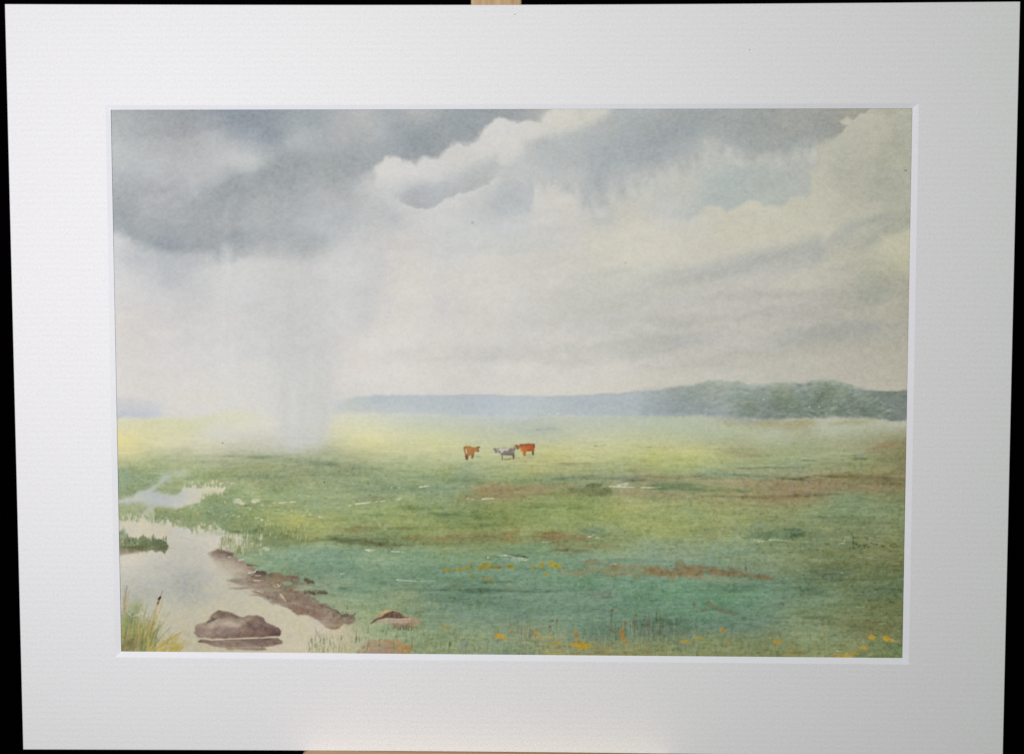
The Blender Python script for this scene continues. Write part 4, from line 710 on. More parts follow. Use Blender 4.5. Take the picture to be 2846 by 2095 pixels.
for i, (px, py, rx, ry, c, al) in enumerate([(450, 450, 60, 14, (128, 148, 92), .45), (850, 400, 40, 26, (124, 150, 100), .5), (650, 480, 60, 14, (136, 154, 92), .4), (470, 470, 40, 8, (132, 146, 104), .5), (800, 470, 50, 16, (128, 150, 96), .5), (1000, 500, 50, 14, (140, 156, 90), .4), (500, 260, 26, 12, (150, 168, 116), .5), (150, 430, 40, 14, (162, 174, 120), .6), (90, 460, 14, 10, (160, 170, 110), .6), (200, 385, 60, 10, (156, 170, 116), .6),
                                            (1150, 590, 90, 7, (108, 130, 76), .6), (1350, 620, 60, 8, (118, 134, 74), .6), (1500, 660, 90, 10, (106, 120, 66), .6), (1230, 590, 30, 6, (104, 128, 80), .6), (1440, 690, 60, 6, (116, 134, 84), .6), (1540, 500, 22, 18, (186, 186, 92), .55), (1500, 555, 30, 8, (176, 172, 84), .5), (1640, 640, 30, 8, (176, 176, 84), .5), (950, 480, 60, 20, (132, 154, 98), .5)]):
    puff(*T('g', [(px, py)])[0], rx, ry, c, al, -3, 10, 850 + i)
# near bank: reeds and mixed grass running right
for i in range(220):
    px = wr.uniform(950, 1640); py = np.interp(px, [950, 1100, 1300, 1640], [610, 600, 620, 680]) + wr.uniform(-90, 10)
    c = np.array([(118, 138, 76), (150, 164, 98), (98, 124, 72), (170, 174, 108)][wr.integers(4)]) + wr.uniform(-10, 10, 3)
    stroke(T('g', [(px, py), (px + wr.uniform(-8, 10), py - wr.uniform(14, 46))]), wr.uniform(.9, 2.2), c, wr.uniform(.18, .45), 1.1, (1, .3))
wash(T('g', [(905, 690), (915, 640), (950, 625), (985, 650), (1030, 660), (1050, 720), (1090, 700), (1085, 620), (1120, 610), (1180, 650), (1240, 720), (1170, 740), (1100, 790), (1050, 800), (1000, 770), (940, 730)]), (150, 160, 112), .7, 4, amp=5, sx=14, sy=14, seed=870, mottle=.3, msx=12, msy=16)
for a in [(895, 690, 905, 725), (925, 640, 915, 700), (985, 600, 975, 690), (1010, 615, 1020, 700), (1020, 700, 1065, 760), (1065, 640, 1062, 720), (1120, 630, 1118, 720), (1180, 660, 1195, 740), (1130, 760, 1100, 790)]:
    stroke(T('g', [a[:2], a[2:]]), 1.8, (124, 140, 84), .6, 1.2, (.5, 1))
for px, py, r in [(1060, 340, 12), (1045, 325, 5), (1095, 355, 7), (1210, 340, 11), (1190, 345, 6), (1165, 690, 5), (1075, 650, 5), (1300, 735, 7), (1275, 730, 5), (1140, 390, 3), (1155, 405, 3), (1015, 455, 4), (1055, 468, 4), (1250, 490, 5), (1210, 480, 4), (1355, 350, 3.5), (1310, 495, 3), (1365, 435, 2.5), (1285, 540, 2.5), (1000, 430, 2)]:
    dab(*T('g', [(px, py)])[0], r, r * .6, (208, 204, 170) if py < 600 else (196, 198, 168), .75, 0, int(px), .3, .8)
for x0, x1, y, w in [(1250, 1290, 372, 1.2), (1310, 1335, 374, 1.2), (1400, 1440, 352, 1.8), (1440, 1475, 346, 1.8), (1490, 1540, 345, 1.8), (1360, 1385, 370, 1), (1200, 1235, 478, 1.2)]:
    stroke(T('g', [(x0, y), (x1, y - 2)]), w, (222, 216, 172), .85, .9, (1, .6), .4, int(x0))
grass('g', 70, (900, 1260), (620, 790), (24, 70), [(204, 204, 164), (190, 196, 140), (150, 164, 108), (118, 136, 80)], w=(1, 2.6), al=(.35, .8), lean=(-8, 10), sd=30)
grass('g', 60, (1080, 1640), (540, 660), (16, 44), [(196, 198, 140), (104, 124, 70), (134, 150, 86)], w=(1, 2.2), al=(.3, .7), lean=(-6, 8), sd=31)
grass('g', 30, (80, 470), (655, 700), (14, 50), [(116, 134, 92), (98, 114, 72)], w=(2, 5), al=(.4, .8), lean=(-4, 6), sd=32)
for i in range(60):
    px = wr.uniform(380, 1640); py = np.interp(px, [380, 760, 1000, 1640], [430, 330, 340, 400]) + wr.uniform(0, 130)
    dab(*T('g', [(px, py)])[0], wr.uniform(1, 3.2), wr.uniform(.8, 1.8), (214, 212, 168), wr.uniform(.3, .75), wr.uniform(-20, 20), 6100 + i)
for i in range(70):
    px = wr.uniform(80, 950); py = np.interp(px, [80, 350, 620, 950], [480, 490, 540, 575]) + wr.uniform(-20, 16)
    dab(*T('g', [(px, py)])[0], wr.uniform(2, 5), wr.uniform(3, 8), (208, 205, 172) if wr.random() < .5 else (150, 164, 108), wr.uniform(.4, .85), wr.uniform(-15, 15), 6300 + i)
for i in range(40):
    px = wr.uniform(600, 960); py = wr.uniform(188, 212)
    dab(*T('g', [(px, py)])[0], wr.uniform(2, 5), wr.uniform(4, 9), (210, 206, 172) if wr.random() < .5 else (150, 168, 112), wr.uniform(.5, .9), wr.uniform(-10, 10), 6400 + i)
# muddy bank
wash(T('g', [(860, 830, 14), (1000, 850, 10), (1120, 850, 4), (1185, 890, 3), (1200, 960, 4), (1180, 1020, 8), (1060, 1010, 10), (980, 960, 14), (900, 890, 14)]), T('g', [(950, 870, 178, 162, 140), (1080, 900, 172, 150, 128), (1140, 930, 164, 140, 118), (1050, 970, 182, 168, 144)]), .9, 6, amp=6, sx=24, sy=12, seed=879, mottle=.2, msx=30, msy=8)
MB = (144, 122, 104)
wash(T('g', [(810, 785, 6), (850, 765, 4), (880, 740, 3), (950, 745, 3), (1005, 765, 3), (1015, 795, 4), (1100, 835, 4), (1140, 870, 4), (1180, 920, 3), (1140, 940, 8), (1000, 900, 12), (880, 860, 12), (840, 810, 8)]), T('g', [(900, 760, 134, 106, 90), (980, 770, 132, 104, 92), (900, 820, 166, 146, 126), (1050, 860, 172, 152, 130), (1120, 890, 168, 146, 124)]), .9, 4, amp=5, sx=20, sy=12, seed=880, mottle=.15)
wash(T('g', [(1000, 1000, 5), (1060, 985, 4), (1160, 1000, 5), (1180, 960, 4), (1210, 915, 3), (1280, 930, 3), (1300, 960, 3), (1350, 935, 3), (1440, 965, 3), (1510, 950, 3), (1560, 970, 3), (1570, 1000, 3), (1520, 1015, 4), (1540, 1060, 3), (1640, 1065, 3), (1700, 1110, 4)]) + T('h', [(40, 1110, 4), (100, 1160, 4), (190, 1210, 4), (260, 1260, 3), (300, 1295, 3), (400, 1285, 3), (410, 1340, 4), (360, 1360, 3), (330, 1350, 3), (250, 1405, 4), (170, 1390, 4), (90, 1310, 5), (-20, 1280, 5)]) + T('g', [(1560, 1280, 4), (1450, 1225, 3), (1340, 1180, 5), (1200, 1110, 6), (1100, 1060, 8)]),
     T('g', [(1050, 1010, 158, 136, 114), (1200, 940, 130, 106, 84), (1250, 950, 112, 90, 72), (1340, 960, 136, 116, 86), (1500, 975, 130, 108, 82), (1250, 1030, 166, 142, 116), (1400, 1080, 146, 122, 98), (1300, 1090, 158, 136, 112), (1550, 1050, 140, 120, 94), (1500, 1150, 142, 114, 92), (1580, 1210, 140, 110, 88), (1500, 1210, 144, 118, 98)]) + T('h', [(60, 1180, 142, 122, 102), (60, 1240, 138, 110, 90), (150, 1250, 146, 120, 98), (250, 1330, 148, 120, 98), (200, 1370, 158, 130, 108), (350, 1320, 140, 114, 92), (390, 1310, 134, 108, 90)]), .95, 4, amp=8, sx=26, sy=12, seed=881, octs=4, mottle=.22, msx=34, msy=9, rag=3)
for i in range(46):    # wet brush drags along the mud
    px = wr.uniform(1020, 1640); py = np.interp(px, [1020, 1640], [1010, 1170]) + wr.uniform(-40, 70)
    streak('g', px, py, wr.uniform(8, 34), wr.uniform(1.5, 4), (120, 98, 80) if wr.random() < .55 else (176, 156, 130), wr.uniform(.2, .5), wr.uniform(-4, 24), 5000 + 7 * i)
for i, (px, py, rx, ry, c, al) in enumerate([(1240, 935, 18, 6, (92, 74, 60), .8), (1270, 940, 8, 4, (84, 66, 54), .8), (1185, 875, 16, 3, (96, 96, 72), .8), (1150, 872, 8, 2, (90, 92, 70), .8), (930, 765, 26, 9, (132, 100, 90), .6), (990, 785, 8, 5, (112, 86, 72), .7), (1530, 970, 14, 8, (120, 92, 72), .7), (1400, 980, 40, 7, (122, 100, 74), .6), (1330, 1000, 26, 5, (134, 120, 84), .5), (1600, 1030, 30, 6, (116, 94, 76), .6), (1180, 905, 14, 3, (128, 96, 82), .7), (1140, 990, 30, 4, (150, 124, 104), .6), (1040, 1000, 16, 5, (152, 132, 112), .6), (1200, 970, 20, 4, (116, 92, 74), .6)]):
    streak('g', px, py, rx, ry, c, al, 6, 5600 + i)
for a, w in [((1145, 935, 1200, 928), 2.4), ((1195, 925, 1215, 905), 2), ((1200, 960, 1245, 957), 1.5), ((1190, 1000, 1265, 995), 1.6), ((975, 803, 995, 800), 1.8), ((1065, 828, 1105, 822), 2.2), ((1410, 1115, 1455, 1170), 2.6), ((1385, 1030, 1400, 1050), 2), ((1355, 1040, 1370, 1055), 1.6), ((1380, 1055, 1410, 1035), 1.6), ((1215, 1085, 1260, 1098), 1.4), ((1435, 1225, 1460, 1240), 1.4), ((1460, 1250, 1530, 1275), 1.4)]:
    stroke(T('g', [a[:2], a[2:]]), w, (214, 200, 172), .85, 1, (1, .5), .3, int(a[0]))
wash(T('g', [(1430, 1010), (1490, 1005), (1530, 1030), (1500, 1045), (1440, 1030)]), (140, 164, 118), .8, 3, amp=5, seed=884)
wash(T('g', [(1510, 1070), (1560, 1060), (1640, 1065), (1690, 1090), (1620, 1095), (1530, 1085)]), (158, 172, 130), .75, 3, amp=4, seed=885)
# twiggy tufts on the bank
for k, (t, x0, y0, n, w, h) in enumerate([('h', 40, 1020, 10, 50, 40), ('h', 100, 1110, 26, 150, 40), ('h', 290, 1300, 10, 120, 44), ('g', 1630, 1010, 10, 40, 40), ('g', 1640, 1105, 12, 70, 30)]):
    for i in range(n):
        px = x0 + wr.uniform(-w / 2, w / 2)
        stroke(T(t, [(px, y0), (px + wr.uniform(-10, 10), y0 - h * .5), (px + wr.uniform(-22, 22), y0 - h * wr.uniform(.5, 1))]), 1.1, (92, 78, 62), wr.uniform(.4, .8), .9, (1, .4))
    for i in range(n):
        dab(*T(t, [(x0 + wr.uniform(-w / 2, w / 2), y0 - wr.uniform(0, h * .45))])[0], wr.uniform(2, 5), wr.uniform(1.4, 3), (96, 84, 66), wr.uniform(.4, .75), wr.uniform(-20, 20), 890 + i + 50 * k)
stroke(T('h', [(110, 1200), (200, 1230), (260, 1255), (300, 1290), (340, 1300), (410, 1280)]), 1.3, (100, 84, 68), .7, .9)
stroke(T('h', [(255, 1240), (285, 1270), (300, 1300)]), 1, (92, 80, 64), .6, .8)
stroke(T('h', [(330, 1250), (350, 1290), (380, 1300)]), 1, (104, 88, 70), .6, .8)
stroke(T('h', [(380, 1310), (415, 1265)]), 1, (110, 90, 74), .6, .8)
stroke(T('h', [(345, 1215), (348, 1240)]), 1.6, (112, 108, 84), .6, 1)

# ---------------------------------------------------------------- boulders
rock = T('g', [(690, 1440, 3), (692, 1385, 3), (715, 1360, 3), (790, 1345, 2.5), (820, 1300, 2.5), (850, 1270, 2.5), (890, 1250, 2.5), (960, 1258, 2.5), (1030, 1275, 2.5), (1085, 1300, 2.5), (1140, 1285, 2.5), (1220, 1285, 2.5), (1265, 1305, 2), (1290, 1345, 2), (1340, 1370, 2), (1395, 1395, 2), (1422, 1425, 2), (1400, 1462, 2), (1300, 1470, 2), (1150, 1478, 2), (1000, 1480, 2), (850, 1486, 2), (730, 1480, 2.5)])
ROCK = wash(rock, T('g', [(720, 1420, 162, 134, 114), (800, 1380, 180, 156, 132), (950, 1270, 146, 122, 102), (860, 1310, 168, 144, 120), (1050, 1300, 152, 126, 106), (1000, 1340, 186, 162, 136), (900, 1400, 176, 152, 129), (950, 1440, 158, 131, 111), (1100, 1340, 170, 146, 122), (1200, 1300, 150, 126, 104), (1170, 1380, 142, 116, 98), (1100, 1420, 150, 122, 105), (1250, 1340, 140, 112, 94), (1230, 1420, 138, 108, 94), (1330, 1390, 140, 112, 98), (1390, 1440, 112, 84, 72), (1300, 1450, 130, 100, 86), (850, 1460, 154, 126, 106)]), 1.0, 2.5, amp=4, sx=26, sy=18, seed=901, mottle=.0)
KEEP = IMG[ROCK[0]].copy()
for i, (px, py, rx, ry, c, al, an) in enumerate([(960, 1285, 50, 9, (104, 84, 72), .6, 8), (1150, 1365, 18, 9, (98, 78, 70), .6, -20), (1255, 1325, 10, 12, (100, 80, 70), .6, 0), (1190, 1395, 10, 6, (104, 82, 74), .5, 0), (880, 1410, 60, 8, (140, 116, 102), .5, -4), (1020, 1420, 40, 9, (122, 96, 88), .45, 4), (1290, 1390, 30, 10, (108, 78, 76), .5, 20), (1370, 1440, 22, 7, (86, 62, 58), .65, 10), (830, 1335, 20, 3.5, (92, 76, 66), .75, -24), (900, 1350, 50, 7, (172, 152, 132), .5, -8), (1210, 1365, 8, 5, (150, 126, 112), .5, -20), (1050, 1460, 100, 5, (112, 88, 80), .4, 0), (730, 1400, 16, 12, (136, 112, 98), .5, 0)]):
    puff(*T('g', [(px, py)])[0], rx, ry, c, al, an, 5, 910 + i)
rx_ = fbm(GX[ROCK[0]], GY[ROCK[0]], 16, 9, 4, 955)
IMG[ROCK[0]] += (12 * rx_)[..., None]
IMG[ROCK[0]] = KEEP + ROCK[1][..., None] * (IMG[ROCK[0]] - KEEP)
stroke(T('g', [(800, 1345), (850, 1325), (880, 1320)]), 1.6, (88, 72, 62), .7, 1.2)
stroke(T('g', [(880, 1325), (860, 1345), (890, 1340)]), 2, (178, 160, 140), .6, 1.4)
REFL = wash(T('g', [(725, 1508), (740, 1492), (830, 1500), (1000, 1490), (1200, 1482), (1390, 1475), (1425, 1505), (1430, 1525), (1340, 1545), (1280, 1552), (1300, 1572), (1180, 1580), (960, 1575), (960, 1560), (860, 1545), (770, 1525)]), T('g', [(760, 1505, 128, 102, 88), (900, 1520, 142, 118, 102), (1100, 1520, 134, 108, 94), (1300, 1500, 126, 98, 86), (1400, 1515, 132, 104, 92), (1100, 1565, 144, 120, 102)]), .95, 2, amp=4, sx=30, sy=6, seed=930, mottle=.15, msx=40, msy=6)
stroke(T('g', [(730, 1487), (850, 1492), (1000, 1486), (1200, 1478), (1330, 1474), (1400, 1466)]), 1.7, (200, 182, 158), .85, .9, (.8, 1), .3, 3)
stroke(T('g', [(790, 1545), (930, 1560), (1290, 1552)]), 1.2, (186, 170, 144), .5, 1, (1, 1), .5, 4)
for px in (735, 740): dab(*T('g', [(px, 1506)])[0], 5, 2, (92, 72, 60), .8, 0, px)
# stone in the grass
STONE = wash(T('h', [(530, 1345, 5), (580, 1300, 4), (620, 1265, 3), (680, 1245, 2.5), (740, 1242, 2.5), (800, 1270, 2.5), (880, 1300, 2.5), (930, 1320, 3), (975, 1350, 4), (930, 1380, 4), (860, 1370, 4), (700, 1360, 5), (640, 1365, 6), (560, 1370, 6)]), T('h', [(600, 1330, 168, 158, 124), (650, 1270, 196, 160, 104), (720, 1255, 190, 158, 112), (700, 1340, 176, 156, 132), (850, 1340, 182, 148, 116), (920, 1340, 172, 140, 108), (600, 1360, 170, 172, 130)]), .9, 3, amp=4, sx=18, sy=12, seed=940)
wash(T('h', [(560, 1325, 2), (620, 1305, 2), (690, 1265, 2), (730, 1252, 2), (780, 1265, 2), (830, 1300, 2), (870, 1305, 2), (800, 1314, 2), (690, 1308, 2), (600, 1320, 2), (555, 1350, 2)]), T('h', [(580, 1325, 118, 96, 70), (700, 1285, 92, 66, 58), (760, 1280, 112, 82, 70), (840, 1305, 110, 86, 70)]), .95, 2, amp=3, sx=16, sy=10, seed=941)
stroke(T('h', [(545, 1355), (590, 1325), (640, 1310), (720, 1308), (800, 1312)]), 1.6, (92, 66, 54), .8, 1.1)
stroke(T('h', [(660, 1315), (780, 1320), (880, 1318)]), 1.6, (206, 180, 140), .7, 1.2)
wash(T('h', [(700, 1360), (760, 1355), (850, 1350), (910, 1345), (880, 1385), (820, 1380), (760, 1395)]), (142, 108, 84), .65, 3, amp=4, sx=12, sy=10, seed=942)
for i in range(24):
    px = wr.uniform(700, 930)
    stroke(T('h', [(px, wr.uniform(1365, 1395)), (px + wr.uniform(-4, 6), wr.uniform(1385, 1418))]), 1.3, (108, 80, 54), wr.uniform(.4, .8), .9)
# half hidden stone on the bottom edge
HALF = wash(T('h', [(420, 1680, 5), (450, 1560, 6), (490, 1510, 5), (600, 1490, 4), (760, 1490, 4), (840, 1530, 5), (860, 1600, 6), (850, 1680, 6)]), T('h', [(470, 1580, 170, 146, 116), (560, 1540, 172, 140, 108), (650, 1570, 168, 132, 104), (720, 1510, 178, 138, 88), (800, 1560, 176, 134, 82), (640, 1500, 180, 146, 100)]), .9, 4, amp=5, sx=20, sy=16, seed=950, mottle=.1)
streak('h', 600, 1480, 60, 5, (176, 176, 130), .6, 0, 951)
puff(*T('h', [(870, 1560)])[0], 12, 8, (160, 122, 64), .6, 0, 3, 952)

# ---------------------------------------------------------------- grasses
grass('h', 130, (420, 1640), (1180, 1330), (20, 70), [(150, 164, 92), (106, 132, 84), (164, 160, 96), (132, 120, 76)], al=(.15, .42), sd=1)
grass('h', 150, (380, 1640), (1400, 1600), (20, 70), [(168, 178, 122), (112, 136, 84), (176, 176, 116), (100, 128, 92)], al=(.15, .45), sd=2)
grass('h', 60, (880, 1000), (1240, 1440), (30, 80), [(120, 126, 80), (130, 112, 70), (150, 160, 92)], al=(.2, .5), sd=12)
grass('i', 200, (0, 1640), (1330, 1580), (26, 110), [(150, 156, 104), (96, 124, 92), (138, 112, 70), (172, 170, 116), (84, 118, 98)], al=(.18, .5), lean=(-12, 14), sd=3)
grass('i', 60, (850, 1330), (1330, 1470), (60, 150), [(84, 112, 80), (92, 104, 70), (118, 100, 64), (136, 154, 116)], w=(1.2, 2.6), al=(.35, .7), lean=(-8, 8), sd=4)
grass('j', 120, (0, 700), (1380, 1600), (20, 90), [(110, 118, 70), (140, 142, 84), (92, 112, 76), (124, 108, 66)], al=(.15, .45), sd=5)
grass('j', 80, (350, 950), (540, 620), (12, 50), [(76, 106, 68), (100, 126, 80)], al=(.15, .4), sd=6)
grass('h', 90, (250, 850), (650, 720), (14, 44), [(84, 98, 56), (110, 116, 66)], al=(.15, .45), sd=7)
grass('i', 60, (1000, 1250), (560, 610), (20, 50), [(110, 138, 78), (130, 150, 84)], al=(.15, .4), sd=8)
grass('i', 50, (80, 480), (560, 620), (14, 44), [(128, 110, 60), (112, 132, 76)], al=(.15, .4), sd=9)
grass('j', 40, (120, 420), (860, 900), (16, 40), [(92, 92, 56), (120, 100, 60)], al=(.2, .5), sd=10)
grass('h', 40, (0, 340), (1450, 1600), (30, 110), [(176, 170, 122), (158, 156, 100), (186, 166, 96)], al=(.25, .5), lean=(-14, 16), sd=11)
for pts in [[(90, 1590), (85, 1530), (130, 1490)], [(45, 1590), (50, 1520), (40, 1490)], [(260, 1565), (235, 1530), (240, 1560)], [(330, 1590), (320, 1530)], [(215, 1565), (205, 1520)], [(110, 1470), (85, 1420), (80, 1390)], [(380, 1420), (395, 1390), (405, 1430)], [(485, 1460), (478, 1385)]]:
    stroke(T('h', pts), 1.4, (150, 148, 100), .6, 1)
# reeds in the near left corner
wash(T('g', [(-40, 1620, 4), (-40, 1330, 14), (90, 1270, 16), (150, 1250, 18), (240, 1330, 20), (300, 1440, 20), (420, 1520, 18), (520, 1560, 14), (580, 1740, 8), (-40, 1740, 8)]), T('g', [(110, 1300, 150, 158, 112), (150, 1360, 132, 144, 84), (100, 1450, 150, 150, 74), (200, 1440, 136, 144, 84), (180, 1540, 112, 108, 62), (110, 1580, 126, 118, 46), (260, 1580, 140, 126, 62), (350, 1540, 156, 148, 84), (300, 1400, 168, 162, 118), (480, 1570, 168, 158, 96)]), .8, 10, amp=14, sx=26, sy=40, seed=960, mottle=.35, msx=14, msy=30)
puff(*T('g', [(205, 1220)])[0], 18, 16, (146, 156, 92), .8, -20, 6, 961)
puff(*T('g', [(130, 1310)])[0], 16, 14, (138, 152, 92), .6, -20, 8, 962)
puff(*T('g', [(180, 1520)])[0], 30, 18, (104, 98, 60), .7, -20, 8, 963)
puff(*T('g', [(200, 1400)])[0], 22, 26, (132, 146, 92), .6, 20, 8, 964)
grass('g', 130, (70, 320), (1420, 1620), (60, 230), [(142, 146, 76), (112, 130, 68), (176, 162, 80), (120, 138, 76), (192, 182, 126), (170, 144, 62)], w=(1.2, 3.4), al=(.35, .75), lean=(-10, 90), sd=20)
grass('g', 60, (260, 520), (1540, 1620), (40, 140), [(176, 158, 70), (190, 170, 96), (150, 142, 76), (196, 186, 134)], w=(1, 2.6), al=(.3, .7), lean=(10, 110), sd=21)
for pts, c, w in [([(130, 1040), (120, 1100), (105, 1250)], (160, 138, 100), 3), ([(150, 1080), (135, 1150), (110, 1300)], (176, 152, 110), 2.5), ([(110, 1040), (100, 1200)], (170, 160, 116), 2), ([(405, 1150), (375, 1220), (345, 1330), (310, 1440)], (188, 152, 84), 3), ([(430, 1170), (390, 1280), (345, 1400), (300, 1500)], (196, 168, 96), 3), ([(420, 1100), (405, 1150), (385, 1190)], (158, 116, 74), 2.4), ([(580, 1430), (530, 1470), (470, 1510), (400, 1580)], (184, 156, 72), 4), ([(540, 1450), (480, 1490), (400, 1560)], (176, 152, 64), 4), ([(300, 1200), (270, 1300)], (140, 150, 92), 2), ([(440, 1240), (405, 1330), (380, 1420)], (186, 186, 134), 3.4), ([(490, 1250), (440, 1340), (400, 1420)], (170, 172, 126), 2.4), ([(500, 1380), (440, 1440), (370, 1520)], (150, 156, 110), 3), ([(130, 1260), (170, 1300), (260, 1270)], (206, 202, 170), 2.4), ([(260, 1340), (280, 1420), (260, 1500)], (206, 200, 164), 2.6), ([(100, 1420), (90, 1500)], (196, 172, 60), 3), ([(520, 1540), (460, 1590)], (188, 170, 90), 3)]:
    stroke(T('g', pts), w, c, .75, 1.3, (.5, 1), .2, int(pts[0][0]))
dab(*T('g', [(400, 1147)])[0], 3, 5.5, (58, 46, 30), .95, 35, 5)
dab(*T('g', [(387, 1185)])[0], 2.5, 4.5, (140, 74, 48), .8, 20, 6)
dab(*T('g', [(422, 1092)])[0], 2.5, 4, (170, 124, 92), .7, 20, 7)
grass('g', 110, (75, 360), (1480, 1640), (90, 300), [(176, 160, 76), (188, 160, 84), (140, 146, 76), (112, 128, 66), (124, 138, 80)], w=(1.4, 3.6), al=(.35, .75), lean=(0, 90), sd=22)
grass('g', 60, (300, 560), (1560, 1640), (30, 130), [(186, 164, 70), (170, 152, 66), (196, 184, 120)], w=(1.4, 3.2), al=(.4, .75), lean=(20, 120), sd=23)
puff(*T('g', [(170, 1530)])[0], 26, 16, (100, 96, 56), .6, -15, 8, 965)
# bank margins: small ragged blades and gaps
grass('g', 90, (70, 360), (455, 500), (10, 34), [(150, 166, 108), (206, 202, 172)], w=(1.2, 3), al=(.4, .8), lean=(-4, 4), sd=24)
grass('g', 80, (590, 990), (195, 225), (10, 30), [(146, 164, 108), (160, 172, 116)], w=(1.2, 3), al=(.5, .9), lean=(-3, 3), sd=25)
grass('g', 50, (740, 960), (280, 330), (10, 30), [(146, 164, 104), (132, 154, 100)], w=(1.2, 3), al=(.4, .8), lean=(-5, 5), sd=26)
grass('h', 170, (0, 1640), (1480, 1620), (20, 90), [(168, 172, 110), (110, 134, 84), (150, 152, 96), (96, 122, 86)], w=(1, 2.4), al=(.3, .7), sd=27)
grass('i', 170, (0, 1640), (1460, 1620), (20, 100), [(158, 160, 100), (104, 126, 82), (140, 122, 74), (120, 142, 96)], w=(1, 2.4), al=(.3, .7), lean=(-10, 12), sd=28)
grass('j', 170, (0, 1640), (1420, 1640), (20, 90), [(140, 146, 88), (100, 118, 70), (126, 112, 66), (116, 136, 90)], w=(1, 2.4), al=(.28, .62), sd=29)
